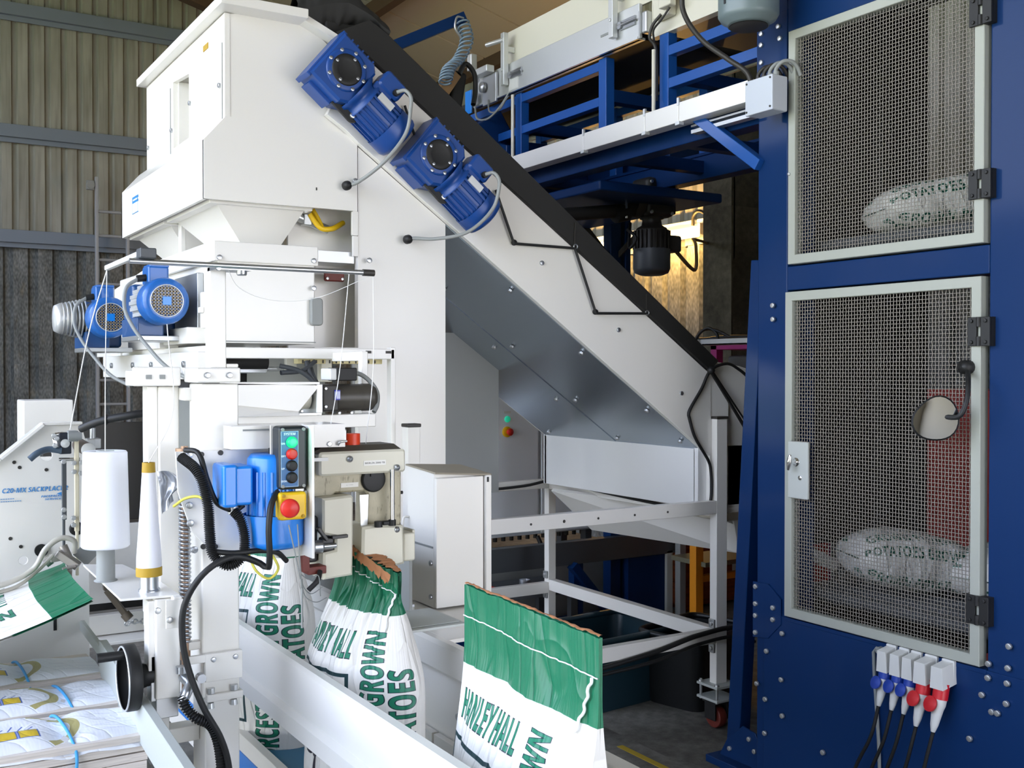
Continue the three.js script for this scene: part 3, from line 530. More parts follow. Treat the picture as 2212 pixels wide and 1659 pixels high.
// plug sockets in a row
{
  const names = ['first', 'second', 'third', 'fourth', 'last'], zs = [-2.378, -2.326, -2.278, -2.222, -2.158];
  zs.forEach((z, i) => {
    const red = i > 2, s = red ? 1.15 : 1, col = red ? M.plugRed : M.plugBlue, x = 2.986, y = 0.625;
    const t = thing('wall_socket', `${names[i]} from the left of five plug sockets, its lid ${red ? 'red' : 'blue'}`, 'socket', [x, y, z], undefined);
    const hull8 = (x0, x1, y0, y1, w0, w1, tilt = 0) => hull([[x0, y0, z - w0], [x1, y0 - tilt, z - w0], [x1, y1 - tilt, z - w1], [x0, y1, z - w1], [x0, y0, z + w0], [x1, y0 - tilt, z + w0], [x1, y1 - tilt, z + w1], [x0, y1, z + w1]]);
    part('housing', [hull8(x, x - 0.06 * s, y - 0.025, y + 0.045, 0.021 * s, 0.017 * s, 0.012), prismX(rrect(z - 0.02 * s, z + 0.02 * s, y - 0.02, y + 0.05, 0.005), x - 0.012, x, 0.001)], M.plug, t);
    part('collar', cyl([x - 0.035 * s, y - 0.022, z], [x - 0.044 * s, y - 0.062 * s, z], 0.0215 * s, 0.021 * s, 18), col, t, 'coloured collar');
    part('lid', [lathe([[0, 0], [0.021 * s, 0], [0.022 * s, 0.006], [0.022 * s, 0.01], [0, 0.012]], [x - 0.066 * s, y - 0.075 * s, z - 0.012], [-0.9, 0.35, -0.2], 18)], col, t, 'flipped-out lid');
    part('plug', lathe([[0.019 * s, 0], [0.019 * s, 0.02], [0.016 * s, 0.035], [0.011 * s, 0.075 * s], [0.007, 0.095 * s], [0, 0.095 * s]], [x - 0.044 * s, y - 0.06 * s, z], [-0.16, -1, -0.12], 16), M.plug, t);
    const e = [x - 0.044 * s - 0.015 * s, y - 0.155 * s, z - 0.012];
    part('cable', tube([e, [e[0] - 0.01, e[1] - 0.1, e[2] - 0.02], [e[0], e[1] - 0.25, e[2] - 0.1 + i * 0.01], [e[0] + 0.02, 0.02, e[2] - 0.16 + i * 0.02]], 0.006, 6), M.black, t);
  });
  solo('conduit', [tube([[2.975, 0.645, -2.415], [2.968, 0.65, -2.44], [2.972, 0.6, -2.446], [2.974, 0.3, -2.425], [2.975, 0.02, -2.42]], 0.006, 8), cyl([2.986, 0.645, -2.425], [2.966, 0.645, -2.425], 0.012)], M.grey, 'grey cable hanging from a clip at the left end of the socket row', 'cable', [2.975, 0, -2.42]);
}
// round convex mirror on a bent arm
{
  const c = V(2.86, 1.449, -2.121), n = V(-0.74, 0.06, 0.66).normalize();
  const t = thing('mirror', 'rounded black-backed mirror on a bent arm in front of the lower mesh door', 'mirror', [2.86, 1.449, -2.121]);
  const out = [], q = toMat(V(0, 0, 1), n);
  for (let i = 0; i < 28; i++) { const a = i / 28 * 2 * Math.PI, r = 1 + 0.05 * Math.cos(3 * a + 2.3) + 0.07 * Math.cos(2 * a - 0.9); out.push([0.062 * r * Math.cos(a), 0.068 * r * Math.sin(a)]); }
  const mk = (k, d0, d1, bev) => prismZ(out.map(([x, y]) => [x * k, y * k]), d0, d1, bev).applyQuaternion(q).translate(c.x, c.y, c.z);
  part('backing', mk(1.08, -0.024, -0.001, 0.006), M.black, t);
  const dome = grid(28, 8, (u, v) => { const i = Math.round(u * 28) % 28, p = V(out[i][0] * v, out[i][1] * v, 0.002 + 0.004 * (1 - v * v)).applyQuaternion(q).add(c); return [p.x, p.y, p.z]; });
  part('mirror_glass', dome, mat(0xf2f2f2, 0.02, 1), t);
  part('arm', [tube([[2.88, 1.455, -2.1], [2.875, 1.46, -2.05], [2.885, 1.5, -2.035], [2.91, 1.56, -2.045], [2.95, 1.6, -2.075], [2.97, 1.615, -2.085]], 0.008, 8), lathe([[0.022, 0], [0.022, 0.03], [0, 0.034]], [2.97, 1.61, -2.085], [-1, 0, 0], 14)], M.black, t);
}
// grey junction box with looping cables
{
  const t = thing('junction_box', 'pale grey junction box on the blue column where the bright trunking ends', 'junction box', [2.9, 2.55, -2.88]);
  part('box', [B(2.862, 2.935, 2.552, 2.682, -2.955, -2.815, 0.006), B(2.855, 2.87, 2.552, 2.682, -2.955, -2.815, 0.004)], mat(0xc2c8d2, 0.45), t);
  for (const y of [2.565, 2.67]) for (const z of [-2.945, -2.825]) part('screw', bolt([2.855, y, z], [-1, 0, 0], 0.004), M.dark, t);
  for (let i = 0; i < 4; i++) { const z = -2.93 + i * 0.03; part('cable', [tube([[2.9, 2.675, z], [2.9, 2.71, z], [2.915, 2.735, z + 0.02], [2.945, 2.735, z + 0.035], [2.965, 2.72, z + 0.04], [2.985, 2.69, z + 0.04]], 0.0075, 8, 24), cyl([2.9, 2.68, z], [2.9, 2.7, z], 0.011)], i < 2 ? M.dark : M.grey, t); }
}

// ---------- high infeed conveyor with its blue frame ----------
{
  const t = thing('infeed_conveyor', 'high pale sided sack conveyor on a blue framework leading into the blue tower', 'conveyor', [3.4, 2.55, -4.2]);
  part('side_rail', [B(2.995, 3.015, 3.078, 3.24, -5.24, -3.765, 0.003), B(2.985, 3.03, 3.078, 3.088, -5.24, -3.765, 0)], M.alu, t);
  part('guide_board', B(3.03, 3.045, 3.243, 3.43, -5.0, -3.7, 0.003), M.cream, t, 'cream side board');
  part('side_rail', [B(3.03, 3.05, 3.075, 3.3, -3.72, -2.6, 0.003), B(3.02, 3.06, 3.07, 3.08, -3.72, -3.02, 0)], M.cream, t);
  part('side_rail', B(3.72, 3.74, 3.078, 3.4, -6.2, -2.6), M.cream, t);
  part('end_plate', [B(2.99, 3.0, 3.08, 3.2, -3.765, -3.755, 0), B(3.0, 3.2, 3.1, 3.2, -3.76, -3.72, 0.01)], M.zinc, t);
  part('belt', [B(3.03, 3.72, 3.1, 3.15, -6.2, -3.8, 0.02), B(3.06, 3.72, 3.085, 3.14, -3.68, -2.62, 0.02)], M.rubber, t, 'black conveyor belt');
  part('slider_bed', [B(3.05, 3.7, 3.08, 3.1, -3.66, -3.02, 0)], M.graphite, t);
  for (const [z, yt] of [[-4.88, 3.4], [-3.925, 3.5]]) {          // guide uprights with clamps
    part('guide_upright', [B(2.955, 2.985, 3.12, yt, z - 0.017, z + 0.017, 0.003), B(2.985, 3.03, 3.3, 3.33, z - 0.012, z + 0.012), cyl([2.93, 3.36, z - 0.12], [2.96, 3.36, z + 0.01], 0.012), bolt([2.955, 3.2, z], [-1, 0, 0], 0.007)], M.alu, t);
    part('tensioner', [B(2.985, 2.995, 3.15, 3.19, z + 0.03, z + 0.14, 0), cyl([2.98, 3.17, z + 0.02], [2.98, 3.17, z + 0.15], 0.006), cyl([2.975, 3.17, z + 0.035], [2.995, 3.17, z + 0.035], 0.017)], M.steel, t);
  }
  part('slot', B(2.992, 2.996, 3.16, 3.17, -4.05, -3.83, 0), M.grey, t);
  part('label', B(2.991, 2.995, 3.09, 3.16, -4.87, -4.78, 0), M.plug, t, 'blank white label');
  part('sensor_box', [B(2.985, 3.03, 3.13, 3.24, -3.66, -3.55, 0.008), B(2.95, 2.985, 3.15, 3.22, -3.58, -3.5, 0.006)], M.cream, t);
  each('sensor_cable', [tube([[2.985, 3.14, -3.6], [2.97, 3.1, -3.64], [2.97, 3.05, -3.66], [2.99, 3.02, -3.65], [3.0, 2.95, -3.65], [3.0, 2.78, -3.65]], 0.007, 8, 40), tube([[2.975, 3.15, -3.53], [2.97, 3.11, -3.58], [2.975, 3.08, -3.64], [2.995, 3.04, -3.66]], 0.005, 6)], M.dark, t);
  // blue posts and rails, both sides
  for (const [x, s] of [[3.05, 1], [3.68, 2]]) {
    for (const z of [-4.83, -4.08, -3.63, -5.6]) part('frame_post', B(x - 0.025, x + 0.025, 2.68, 3.075, z - 0.03, z + 0.03), M.navyLit, t);
    for (const y of [3.045, 2.878]) part('frame_rail', B(x - 0.022, x + 0.022, y - 0.022, y + 0.022, -5.6, -4.09), M.navyLit, t);
    for (const y of [2.992, 2.85]) part('frame_rail', B(x - 0.022, x + 0.022, y - 0.022, y + 0.022, -3.61, -3.02), M.navyLit, t);
    part('main_beam', [B(x - 0.045, x + 0.045, 2.56, 2.68, -6.1, -3.022, 0.004), B(x - 0.055, x + 0.055, 2.675, 2.69, -6.1, -3.022, 0.002)], M.navy, t);
  }
  for (const z of [-4.83, -4.08, -3.63, -5.6]) for (const y of [2.62, 2.9]) part('cross_tie', B(3.07, 3.66, y - 0.03, y + 0.03, z - 0.03, z + 0.03), M.navy, t);
  part('diagonal', bar([2.96, 2.645, -3.34], [2.985, 2.39, -3.0], 0.05, 0.045, 0.003), M.navyLit, t);
  each('strut_rail', [B(2.945, 2.985, 2.575, 2.59, -3.36, -3.02, 0), B(2.945, 2.985, 2.602, 2.61, -3.36, -3.02, 0)], M.zinc, t);
  part('end_box', [B(2.96, 3.75, 2.62, 2.92, -5.9, -5.2, 0.01), B(3.75, 4.0, 2.66, 2.86, -5.4, -4.45, 0.006), B(3.96, 4.02, 2.66, 2.86, -4.5, -4.45, 0.004)], M.navy, t);
  part('drive_shield', prismX([[-5.3, 2.92], [-4.86, 2.8], [-4.86, 2.7], [-5.7, 2.7], [-5.7, 3.0]], 2.97, 3.0, 0.003), M.navy, t);
  part('tray_plate', B(3.1, 3.9, 2.48, 2.53, -5.6, -4.2, 0.01), M.navy, t);
  part('drive_shaft', [cyl([2.7, 2.35, -4.62], [3.5, 2.45, -4.5], 0.035), cyl([3.48, 2.47, -4.5], [3.6, 2.47, -4.5], 0.05), cyl([3.42, 2.42, -4.5], [3.5, 2.44, -4.5], 0.045)], M.rubber, t);
  part('long_roller', cyl([2.6, 2.44, -5.1], [3.5, 2.5, -5.0], 0.05), M.navy, t);
  each('leg', [B(4.05, 4.13, 0, 2.7, -5.45, -5.37, 0.004), B(4.16, 4.2, 0, 2.7, -5.5, -5.36, 0.004)], M.navy, t);
  each('knee_brace', [bar([4.1, 2.25, -5.4], [3.75, 2.6, -5.4], 0.04, 0.04), bar([4.1, 2.3, -5.4], [4.3, 2.6, -5.2], 0.03, 0.03)], M.dark, t);
}
// bright sheet trunking along the frame
{
  const t = thing('cable_trunking', 'long bright white cable trunking running up to the grey junction box', 'trunking', [2.9, 2.6, -4]);
  const zs = [-5.3, -4.72, -4.05, -3.6, -3.38, -2.958];
  for (let i = 0; i + 1 < zs.length; i++) part('cover', B(2.895, 2.965, 2.62, 2.702, zs[i] + 0.001, zs[i + 1] - 0.001, 0.003), phys(0xf3f1ec, 0.3, 0, { clearcoat: 0.8, clearcoatRoughness: 0.15 }), t);
  for (const z of zs.slice(1, 5)) part('clip', [B(2.89, 2.9, 2.69, 2.72, z - 0.006, z + 0.006, 0), B(2.885, 2.91, 2.608, 2.622, z - 0.01, z + 0.015, 0)], M.alu, t);
  for (const [z, y1] of [[-4.82, 3.06], [-3.65, 3.0]]) part('riser', cyl([2.985, 2.7, z], [2.985, y1, z], 0.009), M.cream, t);
}
// big grey motor at the top of the tower
{
  const t = thing('drive_motor', 'large grey cylindrical motor hanging at the top left of the blue tower', 'motor', [2.79, 2.85, -2.87]);
  part('fan_cover', lathe([[0.11, 0.2], [0.11, 0.035], [0.1, 0.018], [0.075, 0.006], [0.075, -0.002], [0.03, 0]], [2.79, 2.858, -2.87], [0, 1, 0], 36), mat(0x6f7d80, 0.35), t);
  part('motor_body', cyl([2.79, 3.05, -2.87], [2.79, 3.3, -2.87], 0.1, 0.1, 30), M.graphite, t);
  part('grille', lathe([[0, 0], [0.07, 0], [0.07, 0.004], [0, 0.004]], [2.79, 2.852, -2.87], [0, 1, 0], 24), M.dark, t);
  part('slot', B(2.677, 2.683, 2.92, 2.97, -2.88, -2.872, 0), M.black, t);
  part('bracket', B(2.84, 2.992, 3.1, 3.3, -2.95, -2.8), M.navy, t);
  part('cable', tube([[2.69, 3.1, -3.1], [2.7, 2.98, -3.13], [2.76, 2.87, -3.1], [2.83, 2.78, -3.02], [2.87, 2.72, -2.96], [2.885, 2.66, -2.945]], 0.01, 8, 40), M.dark, t);
}
// dark gear motor hanging under the conveyor
{
  const t = thing('gear_motor', 'dark grey gear motor hanging vertically below the high conveyor by the wall lamp', 'motor', [3.67, 2.1, -4.5]), c = [3.668, -4.5];
  part('fan_cover', lathe([[0, 0], [0.06, 0], [0.09, 0.012], [0.1, 0.035], [0.1, 0.14]], [c[0], 2.112, c[1]], [0, 1, 0], 30), M.graphite, t);
  const fins = []; for (let i = 0; i < 22; i++) { const a = i / 22 * 2 * Math.PI; fins.push(bar([c[0] + 0.096 * Math.cos(a), 2.25, c[1] + 0.096 * Math.sin(a)], [c[0] + 0.096 * Math.cos(a), 2.35, c[1] + 0.096 * Math.sin(a)], 0.008, 0.01, 0)); }
  part('motor_body', [lathe([[0.09, 0], [0.09, 0.1], [0.08, 0.115], [0.055, 0.13], [0.05, 0.16], [0.065, 0.165], [0.065, 0.18]], [c[0], 2.25, c[1]], [0, 1, 0], 28), ...fins], M.dark, t);
  part('terminal_box', B(3.74, 3.83, 2.24, 2.33, -4.54, -4.44, 0.012), M.dark, t);
  part('gearbox', [B(3.58, 3.77, 2.42, 2.63, -4.58, -4.42, 0.03), lathe([[0.08, 0], [0.085, 0.03], [0.07, 0.05]], [3.58, 2.5, -4.5], [-1, 0, 0], 22), B(3.75, 3.79, 2.44, 2.61, -4.56, -4.44, 0.01)], M.dark, t);
  each('bolt', [[3.6, 2.44], [3.74, 2.44], [3.6, 2.6], [3.74, 2.6]].map(([x, y]) => bolt([x, y, -4.42], [0, 0, 1], 0.01)), M.zinc, t);
  part('clamp', [B(3.46, 3.475, 2.4, 2.5, -4.54, -4.46, 0.002)], M.chrome, t);
  part('cable', [tube([[3.82, 2.25, -4.48], [3.9, 2.2, -4.5], [4.05, 2.17, -4.6], [4.25, 2.22, -4.8], [4.6, 2.4, -5.2], [5.2, 2.55, -5.9], [5.85, 2.58, -6.42], [5.93, 2.52, -6.45]], 0.011, 8, 60)], mat(0x8a6f4a, 0.6), t);
  part('cable', tube([[3.5, 2.35, -4.5], [3.53, 2.3, -4.46], [3.52, 2.25, -4.5], [3.6, 2.4, -4.6]], 0.008, 6), M.black, t);
}
// air line and lifting head left of the conveyor
{
  const t = thing('boom', 'slim blue boom arm with a coiled grey air hose hanging from its tip', 'boom', [2.5, 3.3, -5]);
  part('arm', bar([2.0, 3.07, -5.05], [2.79, 3.485, -5], 0.05, 0.055), M.navy, t);
  part('stay', bar([2.0, 3.07, -5.05], [2.0, 2.1, -5.05], 0.05, 0.05), M.navy, t);
  const path = new THREE.CatmullRomCurve3([V(2.77, 3.45, -4.98), V(2.79, 3.36, -4.97), V(2.74, 3.25, -4.96), V(2.67, 3.18, -4.95), V(2.65, 3.11, -4.95)]), pts = [], turns = 17;
  for (let i = 0; i <= turns * 12; i++) { const u = i / (turns * 12), p = path.getPoint(u), a = u * turns * 2 * Math.PI, r = 0.034; pts.push([p.x + r * Math.cos(a), p.y + r * Math.sin(a) * 0.25, p.z + r * Math.sin(a)]); }
  part('air_hose', tube(pts, 0.0055, 6, turns * 16), mat(0x7e93a6, 0.4), t, 'coiled grey blue air hose');
  part('hose_fitting', tube([[2.77, 3.47, -4.97], [2.72, 3.46, -4.95], [2.71, 3.4, -4.95], [2.75, 3.36, -4.96]], 0.006, 6), M.zinc, t);
}
{
  const t = thing('valve_unit', 'cluster of brass and black air valves at the far end of the high conveyor', 'valve', [2.7, 2.9, -5.1]);
  each('valve_block', [bar([2.63, 3.02, -5.02], [2.74, 3.18, -5.02], 0.07, 0.06), bar([2.6, 2.98, -5.0], [2.66, 3.06, -5.0], 0.045, 0.045)], mat(0x8a6a45, 0.5, 0.3), t, 'brown metal block');
  part('actuator', [bar([2.78, 3.2, -5.05], [2.72, 2.85, -5.05], 0.09, 0.08, 0.02), bar([2.68, 2.85, -5.0], [2.85, 2.75, -5.0], 0.08, 0.08, 0.02)], M.rubber, t);
  part('hose', tube([[2.76, 3.18, -5.0], [2.8, 3.24, -5], [2.85, 3.2, -5], [2.86, 3.1, -5], [2.83, 3.02, -4.97]], 0.014, 8), M.black, t);
  part('bracket', [bar([2.8, 2.75, -5.1], [3.1, 2.95, -5.1], 0.12, 0.2, 0.01)], M.navy, t);
}
{
  const t = thing('end_stop', 'small metal end stop and air cylinder on the tip of the pale conveyor rail', 'end stop', [2.95, 3.05, -5.2]);
  part('cylinder', [B(2.93, 2.97, 3.27, 3.36, -5.22, -5.17, 0.006), bar([2.95, 3.27, -5.19], [2.95, 3.2, -5.13], 0.02, 0.02), B(2.93, 2.98, 3.22, 3.26, -5.16, -5.0, 0.006)], M.alu, t);
  part('plate', [B(2.975, 2.99, 3.06, 3.22, -5.12, -4.98, 0.004), lathe([[0, 0], [0.03, 0], [0.03, 0.02], [0, 0.025]], [2.975, 3.16, -5.1], [-1, 0, 0], 18)], M.zinc, t);
  part('tag', B(2.93, 2.94, 3.03, 3.16, -5.24, -5.17, 0.003), M.skyBlue, t, 'pale blue tag');
  each('hose', [tube([[2.95, 3.06, -5.16], [2.94, 2.99, -5.12], [2.95, 2.97, -5.02], [2.97, 3.02, -4.92], [2.99, 3.08, -4.87]], 0.006, 6), tube([[2.97, 3.08, -5.05], [2.96, 3.01, -5.02], [2.97, 3.0, -4.95], [2.98, 3.06, -4.86]], 0.005, 6)], M.grey, t);
}
// fluorescent lamp on the right wall
{
  const t = thing('wall_lamp', 'glowing fluorescent batten on the corrugated right wall, warm light around it', 'lamp', [5.98, 2.75, -7.45]);
  part('batten', B(5.955, 6.03, 2.79, 2.855, -8.3, -6.64, 0.008), M.plug, t);
  each('lampholder', [B(5.91, 5.97, 2.715, 2.81, -6.66, -6.63, 0.005), B(5.91, 5.97, 2.715, 2.81, -8.31, -8.28, 0.005)], M.plug, t);
  part('tube_lamp', cyl([5.925, 2.74, -8.28], [5.925, 2.74, -6.66], 0.019, 0.019, 16), new THREE.MeshStandardMaterial({ color: 0xffffff, emissive: 0xffe9bd, emissiveIntensity: LAMPGLOW }), t);
  part('diffuser', B(5.9, 5.95, 2.7, 2.785, -8.27, -6.67, 0.012), phys(0xffffff, 0.6, 0, { transmission: 0.5, thickness: 0, emissive: 0xffedc8, emissiveIntensity: LAMPGLOW * 0.5 }), t);
  for (const z of [-8, -7.2, -6.75]) { const l = new THREE.PointLight(0xffc266, LAMP, 0, 2); l.position.set(-0.16, -0.05, z + 7.45); l.castShadow = true; l.name = 'lamp_light'; t.add(l); }
}
{
  const t = thing('wall_cables', 'bundle of brown and grey cables looping down the wall beside the lamp', 'cable', [5.95, 1.8, -6.5]);
  part('cable', tube([[5.93, 2.8, -6.74], [5.92, 2.88, -6.72], [5.92, 2.91, -6.66], [5.93, 2.85, -6.55], [5.94, 2.75, -6.47], [5.95, 2.6, -6.41], [5.95, 2.3, -6.4], [5.95, 1.75, -6.41]], 0.014, 8), M.black, t);
  part('cable', tube([[5.94, 2.86, -6.52], [5.93, 2.9, -6.5], [5.93, 2.86, -6.46], [5.94, 2.7, -6.44], [5.95, 2.5, -6.42], [5.95, 1.75, -6.44]], 0.016, 8), mat(0x6b4630, 0.6), t);
  part('cable', tube([[5.95, 2.62, -6.42], [5.93, 2.5, -6.41], [5.93, 2.3, -6.38], [5.94, 2.0, -6.38], [5.94, 1.75, -6.35]], 0.016, 8), M.grey, t);
  part('cable', tube([[5.95, 2.6, -6.43], [5.93, 2.45, -6.39], [5.93, 2.2, -6.35], [5.94, 1.95, -6.34], [5.94, 1.75, -6.31]], 0.014, 8), mat(0xa5713c, 0.6), t);
  each('conduit_clip', [B(5.93, 5.99, 2.56, 2.6, -6.47, -6.38, 0), B(5.93, 5.99, 2.1, 2.14, -6.47, -6.38, 0)], M.dark, t);
}
// metal cable tray low in front of the stanchion
{
  const t = thing('cable_tray', 'bright metal cable tray with black cables lying over it beside the blue tower', 'cable tray', [4.5, 1.75, -4.8]);
  part('tray', [B(4.45, 4.6, 1.755, 1.762, -5.3, -4.2, 0), B(4.45, 4.456, 1.755, 1.79, -5.3, -4.2, 0), B(4.594, 4.6, 1.755, 1.79, -5.3, -4.2, 0)], M.alu, t);
  each('cable', [tube([[4.5, 1.84, -5.3], [4.48, 1.8, -5.15], [4.47, 1.79, -5.0], [4.48, 1.8, -4.8], [4.47, 1.79, -4.4]], 0.012, 8), tube([[4.44, 1.7, -5.0], [4.43, 1.8, -5.0], [4.46, 1.86, -4.93], [4.47, 1.82, -4.86], [4.46, 1.78, -4.84]], 0.01, 8), tube([[4.47, 1.78, -5.05], [4.46, 1.84, -5.0], [4.47, 1.85, -4.9], [4.48, 1.8, -4.75]], 0.01, 8)], M.black, t);
  each('leg', [B(4.5, 4.55, 0, 1.757, -5.28, -5.23), B(4.5, 4.55, 0, 1.757, -4.3, -4.25)], M.grey, t);
}
{
  const t = thing('storage_rack', 'magenta and red painted rack standing behind the cable tray', 'rack', [5.2, 0, -5.2]);
  const mg = mat(0xa02c78, 0.45);
  each('upright', [B(5.0, 5.06, 0, 1.78, -5.5, -5.44), B(5.0, 5.06, 0, 1.78, -4.9, -4.84), B(5.4, 5.46, 0, 1.78, -5.5, -5.44), B(5.4, 5.46, 0, 1.78, -4.9, -4.84)], mg, t);
  each('shelf', [B(5.0, 5.46, 1.74, 1.78, -5.5, -4.84), B(5.0, 5.46, 1.5, 1.54, -5.5, -4.84), B(5.0, 5.46, 0.8, 0.84, -5.5, -4.84)], mg, t);
  part('tray_bin', B(5.02, 5.4, 1.54, 1.7, -5.36, -5.1, 0.02), M.graphite, t);
}
solo('tool_case', [B(4.75, 5.1, 1.55, 1.68, -4.75, -4.5, 0.01), B(4.75, 5.1, 0, 1.55, -4.7, -4.55, 0)], M.red, 'red box on a stand near the leaning blue outrigger', 'box', [4.9, 0, -4.6]);
// wall cladding seen through the mesh: red cabinet against the right wall
{
  const t = thing('cabinet', 'dull red metal cabinet seen through the lower mesh door', 'cabinet', [5.2, 0, -3.5]);
  part('body', B(4.9, 5.3, 0, 1.5, -3.72, -3.2, 0.01), mat(0x9c3a34, 0.5), t);
  part('door', B(4.885, 4.9, 0.05, 1.46, -3.7, -3.22, 0.004), mat(0xa33e38, 0.5), t);
}

// ---------- weigher under the hopper ----------
{
  const t = thing('weigher', 'white enclosed weighing unit below the hopper, on a steel rail', 'weigher', [1.17, 1.64, -4.1]);
  part('body', prismX([[-3.455, 1.69], [-3.455, 1.952], [-3.455, 2.0], [-4.95, 2.0], [-4.95, 1.72], [-4.6, 1.69]], 1.012, 1.345, 0.004), M.white, t);
  part('rim', [B(0.995, 1.352, 1.955, 2.02, -3.44, -3.456, 0.003), B(0.992, 1.006, 1.955, 2.02, -3.45, -4.32, 0.003), B(0.995, 1.35, 1.955, 1.967, -3.45, -3.5, 0.002)], M.white, t);
  part('hood', hull([[1.0, 1.955, -4.3], [1.02, 1.955, -4.3], [1.02, 2.015, -4.3], [1.0, 2.015, -4.3], [1.0, 1.8, -5.02], [1.02, 1.8, -5.02], [1.02, 1.96, -5.02], [1.0, 1.96, -5.02]]), M.white, t);
  part('corner_bracket', B(0.98, 1.0, 1.87, 1.97, -5.1, -5.0), M.plug, t);
  part('handle_plate', prismZ(rrect(1.322, 1.366, 1.752, 1.846, 0.012), -3.432, -3.452, 0.004), M.grey, t, 'grey metal handle plate');
  for (const [x, y] of [[1.012, 1.962], [1.334, 1.968], [1.334, 1.875]]) part('bolt', bolt([x, y + 0.004, -3.44], [0, 0, 1], 0.009), M.steel, t);
  part('panel_seam', [B(1.03, 1.346, 1.694, 1.697, -3.451, -3.455, 0)], M.grey, t);
  // side face: motor plate, latch box and lower blocks
  part('motor_plate', B(0.99, 1.012, 1.72, 1.93, -3.62, -4.05), M.zinc, t, 'dull steel plate behind the motor');
  part('latch_box', [B(0.985, 1.01, 1.74, 1.86, -3.5, -3.57, 0.004), B(0.975, 0.985, 1.79, 1.81, -3.52, -3.56, 0.003)], M.white, t);
  part('block', B(0.95, 1.02, 1.68, 1.745, -4.5, -3.98), M.white, t); part('block', B(0.95, 1.02, 1.69, 1.745, -3.92, -3.6), M.white, t);
  part('block', B(0.96, 1.02, 1.66, 1.74, -5.2, -4.7), M.white, t);
  // rail it stands on
  part('rail', [B(1.0, 1.6, 1.638, 1.674, -3.36, -3.4, 0.003), B(0.97, 1.02, 1.63, 1.68, -3.42, -5.1, 0.003)], M.white, t);
  part('rail_post', B(1.585, 1.603, 1.0, 1.68, -3.36, -3.395, 0.002), M.white, t);
  each('rail_slot', [B(1.49, 1.51, 1.658, 1.667, -3.357, -3.361, 0), B(1.565, 1.585, 1.658, 1.667, -3.357, -3.361, 0)], M.dark, t);
  part('side_plate', [B(0.93, 0.965, 1.57, 1.66, -3.4, -4.9, 0.003)], M.white, t);
  for (const z of [-3.55, -4.0, -4.3, -4.7]) part('bolt', bolt([0.93, 1.62, z], [-1, 0, 0], 0.011), M.steel, t);
  each('inner_wall', [B(1.36, 1.85, 1.67, 2.3, -3.76, -3.775, 0), B(1.36, 1.562, 1.665, 1.68, -3.5, -3.76, 0)], M.white, t, 'grey inner wall');
  part('light_panel', B(1.36, 1.56, 1.99, 2.03, -3.62, -3.755, 0), M.alu, t);
  part('sensor_plate', [B(1.462, 1.54, 1.925, 1.965, -3.66, -3.675, 0.006)], M.brown, t, 'red brown plate with two screws');
  for (const x of [1.472, 1.53]) part('screw', bolt([x, 1.935, -3.66], [0, 0, 1], 0.006), M.zinc, t);
  part('air_cylinder', [cyl([1.38, 2.16, -3.72], [1.5, 2.12, -3.72], 0.016), B(1.4, 1.43, 2.13, 2.17, -3.7, -3.74)], M.zinc, t);
  each('yellow_hose', [tube([[1.42, 2.17, -3.7], [1.46, 2.12, -3.69], [1.5, 2.12, -3.69], [1.56, 2.15, -3.72]], 0.01, 8), tube([[1.44, 2.19, -3.72], [1.46, 2.15, -3.71], [1.47, 2.12, -3.7]], 0.009, 8)], M.yellow, t, 'yellow air hose');
}
